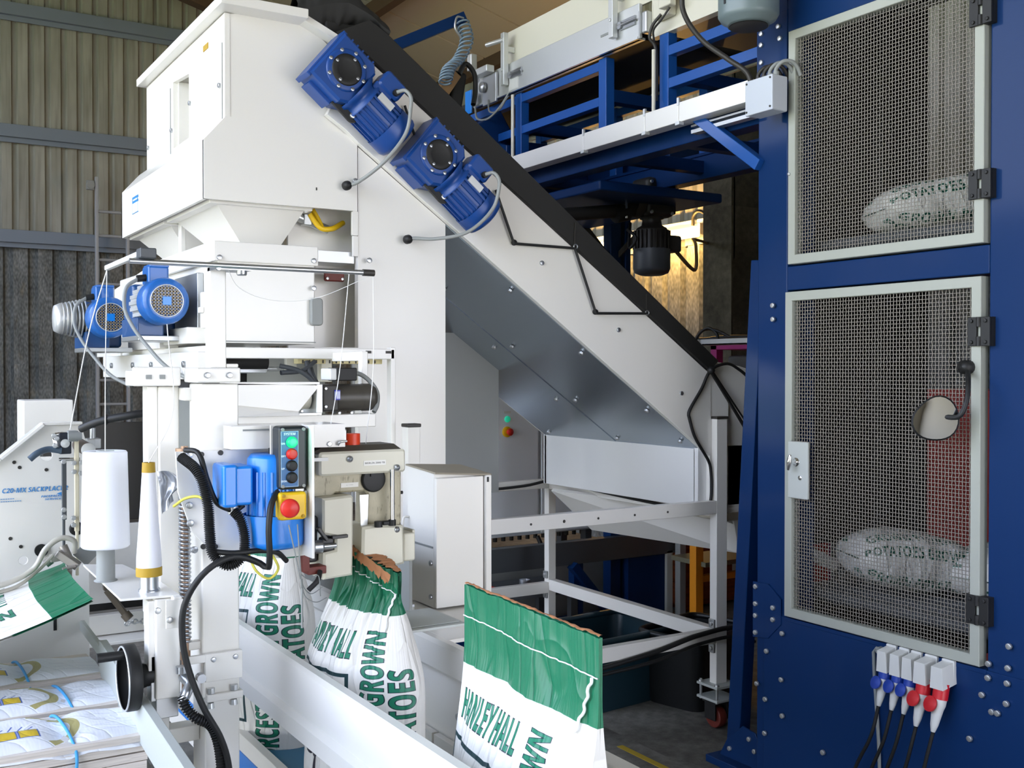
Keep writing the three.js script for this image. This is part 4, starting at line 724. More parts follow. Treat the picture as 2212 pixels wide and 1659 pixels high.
function feedMotor(o, label) {            // fan cover towards +z, finned body behind, terminal box on top
  const [x, y, z] = o, t = thing('feed_motor', label, 'motor', [x, y, z - 0.12]);
  const fc = part('fan_cover', lathe([[0.078, -0.09], [0.078, -0.02], [0.072, -0.002], [0.052, 0], [0.052, -0.004], [0, -0.004]], o, [0, 0, 1], 36), phys(0x1d62b0, 0.35, 0, { clearcoat: 0.4 }), t);
  const slots = []; for (let i = -4; i <= 4; i++) { const h = Math.sqrt(Math.max(0, 0.05 * 0.05 - (i * 0.0105) ** 2)); slots.push(B(x + i * 0.0105 - 0.0022, x + i * 0.0105 + 0.0022, y - h, y + h, z - 0.003, z + 0.0005, 0), B(x - h, x + h, y + i * 0.0105 - 0.0022, y + i * 0.0105 + 0.0022, z - 0.003, z + 0.0005, 0)); }
  const gr = part('fan_grille', slots, mat(0x9a8f7d, 0.5, 0.3), fc, 'dusty metal fan grille'); gr.userData.kind = 'stuff';
  part('fan_void', cyl([x, y, z - 0.012], [x, y, z - 0.006], 0.051, 0.051, 28), M.black, fc);
  part('fan_hub', B(x - 0.014, x + 0.014, y - 0.014, y + 0.014, z - 0.002, z + 0.003, 0.001), M.skyBlue, fc);
  part('grille_ring', new THREE.TorusGeometry(0.053, 0.0018, 6, 36).translate(x, y, z + 0.001), M.alu, fc);
  const fins = []; for (let i = 0; i < 20; i++) { const a = i / 20 * 2 * Math.PI; fins.push(bar([x + 0.068 * Math.cos(a), y + 0.068 * Math.sin(a), z - 0.09], [x + 0.068 * Math.cos(a), y + 0.068 * Math.sin(a), z - 0.24], 0.005, 0.012, 0)); }
  part('motor_body', [cyl([x, y, z - 0.08], [x, y, z - 0.25], 0.064, 0.064, 28), ...fins], M.alu, t, 'bare finned aluminium motor body');
  part('terminal_box', [B(x - 0.035, x + 0.035, y + 0.06, y + 0.125, z - 0.2, z - 0.11, 0.008), B(x - 0.03, x + 0.035, y + 0.12, y + 0.13, z - 0.2, z - 0.11, 0.003)], phys(0x1d62b0, 0.35, 0, { clearcoat: 0.4 }), t);
  part('cable_gland', cyl([x - 0.035, y + 0.085, z - 0.14], [x - 0.065, y + 0.08, z - 0.14], 0.012, 0.012, 12), M.black, t);
  part('gearbox', [B(x - 0.06, x + 0.09, y - 0.11, y + 0.07, z - 0.38, z - 0.24, 0.014), B(x - 0.07, x + 0.02, y - 0.115, y - 0.05, z - 0.36, z - 0.12, 0.006)], phys(0x15487f, 0.4, 0, { clearcoat: 0.3 }), t);
  part('mounting_foot', [B(x - 0.07, x + 0.1, y - 0.13, y - 0.112, z - 0.36, z - 0.1, 0.003)], M.zinc, t);
  part('cable', tube([[x - 0.06, y + 0.08, z - 0.14], [x - 0.1, y + 0.05, z - 0.13], [x - 0.11, y - 0.02, z - 0.12], [x - 0.09, y - 0.08, z - 0.1], [x - 0.05, y - 0.15, z - 0.06], [x + 0.0, y - 0.22, z], [x + 0.06, y - 0.26, z + 0.05]], 0.0065, 8, 50), M.grey, t);
  return t;
}
feedMotor([0.885, 1.83, -3.6], 'blue fan-cooled motor on the weigher side, the nearer one with its round grille facing out');
{
  const t2 = feedMotor([0.83, 1.8, -4.22], 'blue finned motor on the weigher side, the farther one at the left edge');
  part('heat_fins', Array.from({ length: 7 }, (_, i) => lathe([[0.055, 0], [0.08 - 0.003 * i, 0], [0.08 - 0.003 * i, 0.006], [0.055, 0.006]], [0.77 - i * 0.013, 1.8, -4.42], [-1, 0, 0], 20)), M.zinc, t2);
  part('end_bell', lathe([[0.05, 0], [0.06, 0.1], [0.05, 0.12], [0, 0.125]], [0.78, 1.8, -4.42], [-1, 0, 0], 22), M.alu, t2);
}
// ---------- bag clamp and drive between weigher and sewing post ----------
{
  const t = thing('clamp_drive', 'dark gear motor with white belt guard and pulley, below the weigher rail', 'gear motor', [1.2, 1.42, -3.1]);
  part('beam', B(0.93, 1.392, 1.424, 1.465, -3.06, -3.12, 0.003), M.white, t);
  part('belt_guard', [hull([[0.93, 1.5, -3.02], [1.124, 1.478, -3.02], [1.19, 1.555, -3.02], [0.93, 1.562, -3.02], [0.93, 1.5, -3.05], [1.124, 1.478, -3.05], [1.19, 1.555, -3.05], [0.93, 1.562, -3.05]]), hull([[0.93, 1.468, -3.0], [1.12, 1.466, -3.0], [1.124, 1.482, -3.03], [0.93, 1.505, -3.03], [0.93, 1.468, -3.05], [1.12, 1.466, -3.05], [1.124, 1.482, -3.05], [0.93, 1.505, -3.05]]), B(0.93, 1.19, 1.558, 1.565, -3.02, -3.16, 0)], M.white, t);
  part('pulley', [cyl([1.125, 1.518, -3.09], [1.15, 1.518, -3.09], 0.036, 0.036, 24)], M.black, t);
  part('pulley_hub', cyl([1.15, 1.518, -3.09], [1.178, 1.518, -3.09], 0.036, 0.036, 24), M.cream, t, 'cream pulley drum');
  part('hanger', [B(1.37, 1.392, 1.44, 1.66, -3.12, -3.15), B(1.37, 1.392, 1.63, 1.66, -3.15, -3.37)], M.white, t);
  part('bracket', [B(1.183, 1.205, 1.47, 1.56, -3.03, -3.15, 0.004), B(1.13, 1.2, 1.466, 1.472, -3.03, -3.15, 0)], M.alu, t);
  part('gearbox', B(1.206, 1.262, 1.474, 1.558, -3.04, -3.14, 0.008), M.dark, t);
  part('motor_body', [lathe([[0.04, 0], [0.042, 0.002], [0.042, 0.085], [0.04, 0.09], [0.043, 0.094], [0.043, 0.12], [0.038, 0.132], [0, 0.134]], [1.262, 1.516, -3.09], [1, 0, 0], 26)], mat(0x4a463f, 0.4), t);
  part('rating_plate', plate(1.245, 1.26, 1.51, 1.54, -3.03, -3.041), new THREE.MeshStandardMaterial({ roughness: 0.4, map: canvasTex(64, 64, (c) => { c.fillStyle = '#3038a8'; c.fillRect(0, 0, 64, 64); c.fillStyle = '#e8ecf8'; for (let i = 0; i < 4; i++) c.fillRect(14 + i * 13, 8, 8, 48); }) }), t, 'blue and white rating plate');
  part('terminal_box', B(1.258, 1.325, 1.568, 1.608, -3.05, -3.13, 0.004), M.black, t);
  part('terminal_lid', B(1.236, 1.258, 1.57, 1.606, -3.05, -3.13, 0.004), M.plug, t, 'pale end block');
  part('cable', tube([[1.325, 1.588, -3.09], [1.345, 1.59, -3.09], [1.375, 1.57, -3.08], [1.4, 1.53, -3.07], [1.395, 1.49, -3.06], [1.38, 1.47, -3.05]], 0.007, 8), M.grey, t);
  for (const [x, y] of [[1.216, 1.545], [1.216, 1.49], [1.14, 1.478], [1.26, 1.47], [1.3, 1.47]]) part('bolt', bolt([x, y, -3.038], [0, 0, 1], 0.005), M.zinc, t);
}
{
  const t = thing('bag_spout', 'black rubber filling sleeve and yellowed terminal strip under the weigher rail', 'filling spout', [1.3, 1.4, -3.6]);
  part('sleeve', [cyl([1.0, 1.628, -3.5], [1.19, 1.628, -3.5], 0.024), B(0.95, 1.16, 1.5, 1.61, -3.75, -3.6, 0.02)], M.rubber, t, 'black rubber sleeve');
  each('terminal_strip', [B(1.27, 1.37, 1.622, 1.642, -3.42, -3.46, 0.002), B(1.41, 1.58, 1.622, 1.642, -3.42, -3.46, 0.002)], mat(0xdccf9a, 0.5), t, 'cream terminal strip');
  part('terminal_gap', Array.from({ length: 12 }, (_, i) => B(1.285 + i * 0.024, 1.289 + i * 0.024, 1.624, 1.635, -3.416, -3.421, 0)), M.dark, t).userData.kind = 'stuff';
  part('back_panel', B(1.0, 1.59, 1.05, 1.66, -3.98, -4.0, 0), M.paleGrey, t, 'pale grey back panel');
  part('cylinder', [B(1.08, 1.2, 1.59, 1.62, -3.52, -3.56, 0.004), cyl([1.2, 1.605, -3.54], [1.25, 1.605, -3.54], 0.008)], M.alu, t);
  each('hanger', [B(1.365, 1.405, 1.56, 1.66, -3.45, -3.49), B(1.25, 1.29, 1.6, 1.66, -3.48, -3.5)], M.cream, t);
  each('harness', [tube([[1.33, 1.63, -3.42], [1.28, 1.6, -3.4], [1.2, 1.592, -3.39]], 0.008, 8), tube([[1.2, 1.615, -3.4], [1.26, 1.6, -3.39], [1.3, 1.575, -3.39], [1.32, 1.55, -3.39]], 0.008, 8), tube([[1.3, 1.63, -3.42], [1.305, 1.59, -3.4], [1.33, 1.55, -3.4]], 0.009, 8), tube([[1.315, 1.63, -3.43], [1.32, 1.58, -3.4], [1.34, 1.55, -3.41]], 0.006, 6)], M.graphite, t);
}
// ---------- sewing station: two posts, thread stand, motor, sewing head ----------
{
  const t = thing('sewing_stand', 'white sewing station stand with two square posts, thread tray and black crank wheel', 'stand', [0.65, 0, -2.43]);
  part('post', B(0.664, 0.75, 0.86, 1.57, -2.4, -2.5, 0.004), M.white, t); part('post', B(0.67, 0.75, 0, 0.852, -2.4, -2.5, 0.004), M.white, t);
  part('upper_post', B(0.685, 0.722, 1.605, 1.835, -2.4, -2.44, 0.003), M.white, t);
  part('post_cap', [B(0.652, 0.752, 1.572, 1.606, -2.39, -2.5, 0.004), B(0.722, 0.75, 1.606, 1.615, -2.4, -2.44)], M.white, t);
  part('flange', [B(0.672, 0.755, 0.852, 0.87, -2.388, -2.5, 0.003)], M.white, t);
  for (const x of [0.682, 0.735]) { part('bolt', cyl([x, 0.872, -2.394], [x, 0.884, -2.394], 0.009, 0.009, 12), M.zinc, t); part('bolt', cyl([x, 0.838, -2.396], [x, 0.85, -2.396], 0.009, 0.007, 12), M.zinc, t); }
  part('cross_plate', [B(0.625, 0.668, 0.945, 0.963, -2.385, -2.395, 0.002), B(0.667, 0.752, 0.9, 0.963, -2.384, -2.399, 0.002)], M.white, t);
  for (const x of [0.685, 0.735]) { part('screw', bolt([x, 0.95, -2.385], [0, 0, 1], 0.006), M.steel, t); part('screw', bolt([x - 0.01, 1.589, -2.389], [0, 0, 1], 0.007), M.steel, t); }
  part('slide_post', B(0.553, 0.606, 0.885, 1.104, -2.36, -2.42, 0.004), M.white, t); part('slide_channel', B(0.54, 0.556, 0.94, 1.1, -2.37, -2.41, 0.002), M.white, t);
  part('rear_post', [B(0.6, 0.647, 0.9, 1.563, -2.52, -2.58, 0.004), B(0.577, 0.6, 1.0, 1.563, -2.53, -2.58, 0.002)], M.white, t);
  part('top_bracket', [B(0.536, 0.643, 1.564, 1.608, -2.49, -2.5, 0.004), B(0.54, 0.643, 1.564, 1.6, -2.5, -2.59, 0.004)], M.white, t);
  for (const x of [0.545, 0.575]) part('clip', B(x + 0.02, x + 0.032, 1.58, 1.59, -2.486, -2.491, 0), M.grey, t);
  each('link_arm', [B(0.646, 0.666, 1.53, 1.56, -2.48, -2.53), B(0.6, 0.666, 0.97, 0.99, -2.41, -2.43)], M.white, t);
  part('motor_plate', prismZ([[0.605, 1.42], [0.9, 1.42], [0.9, 1.19], [0.69, 1.185], [0.64, 1.24], [0.61, 1.33]], -2.392, -2.398, 0.001), M.white, t);
  for (const [x, y] of [[0.634, 1.412], [0.634, 1.3], [0.636, 1.26], [0.645, 1.2]]) part('bolt', bolt([x, y, -2.392], [0, 0, 1], 0.008), M.steel, t);
  for (const [x, y] of [[0.662, 1.412], [0.705, 1.414], [0.665, 1.205], [0.692, 1.203]]) part('hole_plug', cyl([x, y, -2.393], [x, y, -2.389], 0.006, 0.006, 12), M.dark, t);
  // folded tray for the thread cones
  part('thread_tray', [prismY([[0.484, -2.375], [0.603, -2.355], [0.603, -2.54], [0.575, -2.8], [0.491, -2.85]], 1.106, 1.111), B(0.585, 0.606, 1.045, 1.11, -2.34, -2.36, 0.004), B(0.57, 0.607, 1.043, 1.104, -2.338, -2.343, 0.001)], M.white, t);
  for (const [x, y] of [[0.552, 1.085], [0.577, 1.062]]) part('tray_bolt', bolt([x, y, -2.338], [0, 0, 1], 0.007), M.zinc, t);
  // height crank
  part('crank_wheel', [lathe([[0.066, 0], [0.071, 0.004], [0.071, 0.024], [0.064, 0.028], [0.03, 0.03], [0.024, 0.048], [0.024, 0.06]], [0.492, 0.935, -2.39], [1, 0, 0], 40), lathe([[0.064, 0.02], [0, 0.02]], [0.492, 0.935, -2.39], [1, 0, 0], 40)], M.black, t, 'black crank wheel');
  part('wheel_rim', new THREE.TorusGeometry(0.0675, 0.002, 8, 48).rotateY(Math.PI / 2).translate(0.491, 0.935, -2.39), M.alu, t);
  part('crank_handle', [cyl([0.5, 0.99, -2.375], [0.435, 0.99, -2.375], 0.0095, 0.0105, 16)], M.black, t);
  part('wheel_shaft', [cyl([0.55, 0.935, -2.39], [0.565, 0.935, -2.39], 0.012), B(0.545, 0.556, 0.88, 0.98, -2.37, -2.41, 0.002), B(0.556, 0.604, 0.84, 0.886, -2.37, -2.41, 0.002)], M.zinc, t);
  // threaded spindle in its spring cover
  const sp = []; for (let i = 0; i <= 46 * 10; i++) { const a = i / 10 * 2 * Math.PI; sp.push([0.632 + 0.011 * Math.cos(a), 0.99 + i / 460 * 0.42, -2.42 + 0.011 * Math.sin(a)]); }
  part('spring', tube(sp, 0.0035, 5, 700), M.steel, t, 'coiled metal spring around the spindle');
  part('spindle', [cyl([0.632, 0.86, -2.42], [0.632, 1.43, -2.42], 0.008), cyl([0.632, 0.95, -2.42], [0.632, 1.0, -2.42], 0.0115), cyl([0.632, 1.405, -2.42], [0.632, 1.425, -2.42], 0.02)], mat(0xa98a72, 0.4, 0.5), t);
  // lower frame
  each('base_frame', [B(0.57, 0.602, 0.78, 0.88, -2.44, -2.48), B(0.57, 0.67, 0.755, 0.79, -2.44, -2.49), B(0.57, 0.602, 0, 0.76, -2.44, -2.48), bar([0.605, 0.87, -2.46], [0.668, 0.79, -2.46], 0.016, 0.016)], M.white, t);
  part('pipe_fitting', [tube([[0.612, 0.93, -2.36], [0.62, 0.915, -2.34], [0.61, 0.9, -2.33], [0.602, 0.885, -2.33]], 0.012, 10), cyl([0.605, 0.94, -2.35], [0.605, 0.955, -2.35], 0.012), cyl([0.65, 0.92, -2.37], [0.65, 0.92, -2.35], 0.01)], M.steel, t);
  part('guide_rod', [cyl([0.5, 1.832, -2.35], [1.062, 1.833, -2.35], 0.006)], M.steel, t, 'long steel thread guide rod');
  part('rod_tip', [cyl([1.035, 1.833, -2.35], [1.064, 1.833, -2.35], 0.008)], M.dark, t);
  part('rod_clamp', [B(0.685, 0.765, 1.824, 1.832, -2.35, -2.42, 0), bolt([0.745, 1.832, -2.36], [0, 1, 0], 0.008), bolt([0.745, 1.824, -2.36], [0, -1, 0], 0.012), bolt([0.69, 1.826, -2.352], [0, 0, 1], 0.006)], M.steel, t);
  part('thread_arm', [bar([0.53, 1.852, -2.34], [0.53, 1.85, -2.74], 0.012, 0.012, 0.002)], M.plug, t, 'white thread guide arm');
  part('arm_block', B(0.518, 0.552, 1.838, 1.86, -2.33, -2.37, 0.003), M.graphite, t);
}
{ // thread cones
  const a = thing('thread_cone', 'big white thread cone on a grey spindle at the far end of the tray', 'thread cone', [0.485, 1.111, -2.6]);
  part('thread_winding', lathe([[0, 0.078], [0.05, 0.078], [0.054, 0.082], [0.054, 0.09], [0.049, 0.298], [0.046, 0.302], [0.024, 0.302], [0.022, 0.29]], [0.497, 1.111, -2.6], [0, 1, 0], 40), mat(0xeef0f6, 0.6), a);
  part('spindle', lathe([[0.026, 0], [0.026, 0.002], [0.021, 0.004], [0.02, 0.09]], [0.497, 1.111, -2.6], [0, 1, 0], 24), M.grey, a, 'grey spindle');
  part('core', lathe([[0.022, 0.28], [0.02, 0.303], [0.017, 0.303], [0.017, 0.2]], [0.497, 1.111, -2.6], [0, 1, 0], 24), M.paleGrey, a);
  const b = thing('thread_cone', 'slim white thread cone with mustard bands on a steel tube', 'thread cone', [0.556, 1.11, -2.43]);
  part('thread_winding', lathe([[0.027, 0.07], [0.027, 0.09], [0.018, 0.22], [0.0145, 0.28], [0.0145, 0.286]], [0.556, 1.09, -2.43], [0, 1, 0], 28), mat(0xe9e9ee, 0.8), b);
  part('core_band', lathe([[0.028, 0.055], [0.028, 0.073], [0.027, 0.075]], [0.556, 1.09, -2.43], [0, 1, 0], 28), M.mustard, b, 'mustard cardboard band');
  part('core_band', lathe([[0.0147, 0.284], [0.0137, 0.306], [0.011, 0.306]], [0.556, 1.09, -2.43], [0, 1, 0], 28), M.mustard, b, 'mustard cardboard band');
  part('tube_stand', lathe([[0.0235, 0], [0.0235, 0.005], [0.02, 0.008], [0.02, 0.06]], [0.556, 1.11, -2.43], [0, 1, 0], 24), M.steel, b, 'steel tube');
}
const threads = [
  [[0.497, 1.41, -2.6], [0.51, 1.6, -2.66], [0.53, 1.845, -2.74], 'thread rising from the big cone to the far end of the white guide arm'],
  [[0.556, 1.395, -2.43], [0.6, 1.5, -2.4], [0.58, 1.7, -2.36], 'thread rising from the slim cone towards the arm block'],
  [[1.062, 1.828, -2.35], [1.066, 1.6, -2.36], [1.072, 1.41, -2.42], 'right hand thread hanging from the tip of the long guide rod'],
  [[1.0, 1.828, -2.35], [0.98, 1.6, -2.36], [0.965, 1.47, -2.38], 'left hand thread hanging from the guide rod beside its tip'],
];
threads.forEach((p) => solo('thread', tube(p.slice(0, 3), 0.0011, 5, 16), M.thread, p[3], 'thread', p[0]));
solo('thread', tube([[0.53, 1.845, -2.74], [0.5, 1.7, -2.8], [0.47, 1.45, -2.9]], 0.0015, 5, 16), M.thread, 'thread dropping from the left end of the guide arm past the ladder', 'thread', [0.5, 1.6, -2.8]);
solo('thread', tube([[0.715, 1.83, -2.37], [0.75, 1.79, -2.4], [0.83, 1.765, -2.42], [0.93, 1.77, -2.4], [1.06, 1.828, -2.352]], 0.0007, 5, 30), M.thread, 'slack thread sagging below the long guide rod', 'thread', [0.75, 1.8, -2.34]);
{
  const t = thing('sewing_motor', 'bright blue vertical electric motor on the sewing station, terminal box at its left', 'motor', [0.806, 1.2, -2.33]), c = [0.806, -2.325];
  part('fan_cover', lathe([[0, 0], [0.058, 0], [0.066, 0.006], [0.068, 0.016], [0.068, 0.075]], [c[0], 1.203, c[1]], [0, 1, 0], 40), M.skyBlue, t);
  const fins = []; for (let i = 0; i < 22; i++) { const a = i / 22 * 2 * Math.PI; if (Math.sin(a) > -0.2) fins.push(bar([c[0] + 0.06 * Math.cos(a), 1.278, c[1] + 0.06 * Math.sin(a)], [c[0] + 0.06 * Math.cos(a), 1.375, c[1] + 0.06 * Math.sin(a)], 0.004, 0.008, 0)); }
  part('motor_body', [lathe([[0.06, 0], [0.06, 0.1], [0.058, 0.125], [0.05, 0.135], [0, 0.135]], [c[0], 1.278, c[1]], [0, 1, 0], 36), ...fins, B(0.798, 0.815, 1.345, 1.365, -2.27, -2.255), B(0.798, 0.815, 1.3, 1.32, -2.27, -2.255), B(0.803, 0.81, 1.28, 1.39, -2.275, -2.262)], M.skyBlue, t);
  part('terminal_box', [B(0.68, 0.745, 1.305, 1.392, -2.36, -2.28, 0.008), B(0.676, 0.71, 1.302, 1.396, -2.362, -2.276, 0.008)], M.skyBlue, t);
  part('cable_gland', cyl([0.71, 1.306, -2.32], [0.712, 1.285, -2.32], 0.012), M.zinc, t);
  part('rating_plate', B(0.835, 0.855, 1.3, 1.36, -2.266, -2.27, 0), M.alu, t);
  part('shaft_nut', [cyl([c[0], 1.413, c[1]], [c[0], 1.425, c[1]], 0.012)], M.dark, t);
}
{
  const t = thing('belt_cover', 'long white drive cover box above the bright blue motor', 'cover', [0.85, 1.42, -2.38]);
  part('cover', hull([[0.714, 1.424, -2.34], [0.985, 1.42, -2.34], [0.985, 1.474, -2.34], [0.714, 1.475, -2.34], [0.714, 1.424, -2.46], [0.985, 1.42, -2.46], [0.985, 1.474, -2.46], [0.714, 1.475, -2.46]]), M.white, t);
  part('decal', B(0.74, 0.8, 1.464, 1.468, -2.337, -2.341, 0), M.grey, t, 'small line of grey print');
  part('hinge', [B(0.985, 0.998, 1.43, 1.46, -2.36, -2.38), bolt([0.945, 1.428, -2.34], [0, 0, 1], 0.006), tube([[0.965, 1.425, -2.335], [0.968, 1.432, -2.33], [0.985, 1.434, -2.33]], 0.003, 6)], M.zinc, t);
}
{
  const t = thing('control_station', 'black push-button box with a glowing green button on a white plate', 'control box', [0.83, 1.2, -2.25]);
  part('plate', [B(0.862, 0.868, 1.183, 1.478, -2.235, -2.3, 0.001), B(0.79, 0.868, 1.18, 1.478, -2.3, -2.305, 0.001)], M.white, t);
  const bx = part('box', [B(0.792, 0.858, 1.337, 1.477, -2.25, -2.3, 0.008)], mat(0x22282c, 0.4), t);
  const lab = canvasTex(128, 384, (c, w, h) => { c.fillStyle = '#1b5f96'; c.fillRect(0, 0, w, h); c.strokeStyle = '#bcd3e4'; c.lineWidth = 3; c.strokeRect(2, 2, w - 4, h - 4); c.fillStyle = '#e6eef4'; c.font = 'bold 24px sans-serif'; c.textAlign = 'center'; c.fillText('SYSTEM', w / 2, 28); c.font = 'bold 18px sans-serif'; c.textAlign = 'left'; ['ON', 'OFF', 'UP', 'DOWN'].forEach((s, i) => c.fillText(s, 3, 92 + i * 86)); });
  const g = new THREE.PlaneGeometry(0.04, 0.123); g.translate(0.816, 1.405, 0); const lb = new THREE.BoxGeometry(0.04, 0.123, 0.0015); lb.translate(0.816, 1.405, -2.2495); lb.userData.keepUV = true;
  part('label_plate', lb, new THREE.MeshStandardMaterial({ map: lab, roughness: 0.4 }), bx, 'blue label plate marked SYSTEM');
  const btn = (y, m, label, r = 0.0105) => part('push_button', [lathe([[r + 0.002, 0], [r + 0.002, 0.004], [r, 0.005], [r, 0.01], [r * 0.8, 0.012], [0, 0.012]], [0.82, y, -2.2488], [0, 0, 1], 22)], m, bx, label);
  btn(1.442, new THREE.MeshStandardMaterial({ color: 0x0a9a60, emissive: 0x18ff90, emissiveIntensity: 0.9, roughness: 0.3 }), 'glowing green button');
  const gl = new THREE.PointLight(0x30ffc0, 0.004, 0, 2); gl.position.set(-0.01, 0.242, 0.03); gl.name = 'button_light'; t.add(gl);
  btn(1.416, M.red, 'red button'); btn(1.39, M.black, 'upper black button'); btn(1.364, M.black, 'lower black button');
  for (const [x, y] of [[0.8, 1.47], [0.848, 1.47], [0.8, 1.345], [0.848, 1.345]]) part('screw', bolt([x, y, -2.25], [0, 0, 1], 0.004), M.grey, bx);
}
{
  const t = thing('emergency_stop', 'yellow box with a large red mushroom button below the black push-button box', 'stop button', [0.82, 1.3, -2.26]);
  part('box', B(0.79, 0.855, 1.27, 1.332, -2.245, -2.3, 0.008), M.yellow, t); part('box_back', B(0.853, 0.863, 1.27, 1.332, -2.26, -2.3, 0.003), M.paleGrey, t);
  part('button', lathe([[0.012, 0], [0.012, 0.012], [0.02, 0.016], [0.021, 0.026], [0.016, 0.032], [0, 0.034]], [0.812, 1.3, -2.245], [-0.25, 0, 1], 28), M.red, t);
  for (const [x, y] of [[0.8, 1.325], [0.845, 1.278]]) part('screw', bolt([x, y, -2.245], [0, 0, 1], 0.004), M.mustard, t);
}
{
  const t = thing('sewing_machine', 'worn ivory bag-closing sewing machine head with an orange cap on top', 'sewing machine', [1.04, 1.1, -2.42]);
  const iv = M.ivory, z0 = -2.35, zb = -2.45;
  // C-shaped casting
  const cs = part('casting', prismZ([[0.9, 1.4], [1.148, 1.4], [1.148, 1.23], [1.14, 1.2], [1.04, 1.2], [1.055, 1.22], [1.058, 1.3], [1.05, 1.308], [0.975, 1.308], [0.965, 1.3], [0.9, 1.3]], -2.375, zb, 0.004), mat(0xcfcab8, 0.45, 0, { map: tex(256, 256, (x, y) => { const s = fbm(x / 50, y / 50, 6) * 30 - Math.max(0, fbm(x / 8, y / 26, 2) - 0.16) * 260; return [cl(225 + s), cl(220 + s), cl(205 + s)]; }, true, [4, 4]) }), t);
  part('top_arm', prismZ(rrect(0.925, 1.148, 1.352, 1.408, 0.008), z0, zb, 0.005), iv, t);
  part('top_cover', hull([[0.905, 1.405, -2.36], [1.14, 1.408, -2.36], [1.13, 1.42, -2.38], [0.95, 1.42, -2.38], [0.905, 1.405, -2.47], [1.14, 1.408, -2.47], [1.13, 1.42, -2.46], [0.95, 1.42, -2.46]]), mat(0x4b463e, 0.5), t, 'dark dusty top');
  part('strip', B(0.905, 0.945, 1.388, 1.396, -2.345, -2.355, 0), M.plug, t);
  part('oil_cap', [cyl([1.028, 1.418, -2.4], [1.028, 1.447, -2.4], 0.0195, 0.0195, 26), cyl([1.028, 1.41, -2.4], [1.028, 1.42, -2.4], 0.009)], M.orange, t, 'orange oil cap');
  part('needle_cover', prismZ([[0.925, 1.302], [0.997, 1.306], [1.002, 1.3], [1.0, 1.117], [0.927, 1.113], [0.927, 1.176], [0.956, 1.18], [0.956, 1.212], [0.925, 1.22]], z0 + 0.02, -2.44, 0.005), iv, t);
  part('looper_housing', prismZ([[1.032, 1.225], [1.07, 1.228], [1.14, 1.222], [1.143, 1.128], [1.1, 1.122], [1.03, 1.158]], z0 + 0.005, -2.46, 0.006), iv, t);
  part('side_door', [B(1.146, 1.18, 1.13, 1.2, -2.36, -2.43, 0.006), B(1.178, 1.186, 1.135, 1.205, -2.375, -2.43, 0.003)], iv, t);
  part('hand_wheel', [lathe([[0.031, 0], [0.031, 0.008], [0.027, 0.012], [0, 0.012]], [1.071, 1.336, -2.376], [0, 0, 1], 32), B(1.06, 1.08, 1.344, 1.358, -2.36, -2.364, 0)], M.black, cs, 'round black cover');
  part('press_rod', cyl([1.11, 1.235, -2.347], [1.11, 1.36, -2.347], 0.0055, 0.0055, 16), M.chrome, t);
  part('rod_base', [cyl([1.11, 1.224, -2.347], [1.11, 1.238, -2.347], 0.009), B(1.085, 1.108, 1.226, 1.236, -2.345, -2.36, 0.003), cyl([1.08, 1.231, -2.345], [1.065, 1.231, -2.345], 0.007), cyl([1.07, 1.224, -2.34], [1.07, 1.238, -2.34], 0.01)], M.black, t);
  part('inner_column', prismZ([[1.035, 1.3], [1.058, 1.3], [1.055, 1.22], [1.038, 1.214]], -2.37, -2.372), M.alu, t);
  each('dial_lever', [cyl([1.155, 1.195, -2.4], [1.152, 1.235, -2.4], 0.004), cyl([1.148, 1.296, -2.4], [1.163, 1.296, -2.4], 0.004)], M.black, t);
  part('knife_arm', [bar([0.912, 1.236, -2.33], [0.935, 1.205, -2.33], 0.014, 0.008), bar([0.945, 1.211, -2.328], [0.985, 1.212, -2.328], 0.013, 0.008), B(0.9, 0.925, 1.15, 1.26, -2.36, -2.42, 0.006), B(0.925, 0.955, 1.178, 1.21, -2.335, -2.36, 0.004)], mat(0x3b3a3a, 0.4), t);
  part('knife_roller', [cyl([0.925, 1.192, -2.326], [0.955, 1.192, -2.326], 0.006), cyl([0.905, 1.19, -2.34], [0.925, 1.19, -2.34], 0.016)], M.steel, t);
  for (const [x, y] of [[1.0, 1.39], [1.123, 1.364], [1.122, 1.213]]) part('dome_nut', lathe([[0.008, 0], [0.008, 0.004], [0.005, 0.009], [0, 0.01]], [x, y, z0], [0, 0, 1], 14), M.steel, t);
  const lab = (x0, x1, y0, y1, z, lines) => { const g = new THREE.BoxGeometry(x1 - x0, y1 - y0, 0.001); g.translate((x0 + x1) / 2, (y0 + y1) / 2, z); g.userData.keepUV = true; part('label', g, new THREE.MeshStandardMaterial({ roughness: 0.5, map: canvasTex(256, 64, (c, w, h) => { c.fillStyle = '#f1efe8'; c.fillRect(0, 0, w, h); c.fillStyle = '#3a3a3a'; c.font = 'bold 30px sans-serif'; c.textAlign = 'center'; c.textBaseline = 'middle'; c.fillText(lines, w / 2, h / 2); }) }), t, 'small white label strip'); };
  lab(1.036, 1.094, 1.372, 1.384, -2.349, 'MERLIN 2000 TB'); lab(0.988, 1.033, 1.32, 1.331, -2.374, '··· · ······');
  part('bracket_plate', [B(0.885, 0.93, 1.13, 1.148, -2.32, -2.36, 0.002), B(0.868, 0.885, 1.14, 1.19, -2.31, -2.33, 0.001)], M.brown, t, 'red brown sensor bracket');
  part('cable', tube([[0.912, 1.138, -2.315], [0.9, 1.12, -2.3], [0.878, 1.1, -2.3]], 0.006, 8), M.black, t);
}
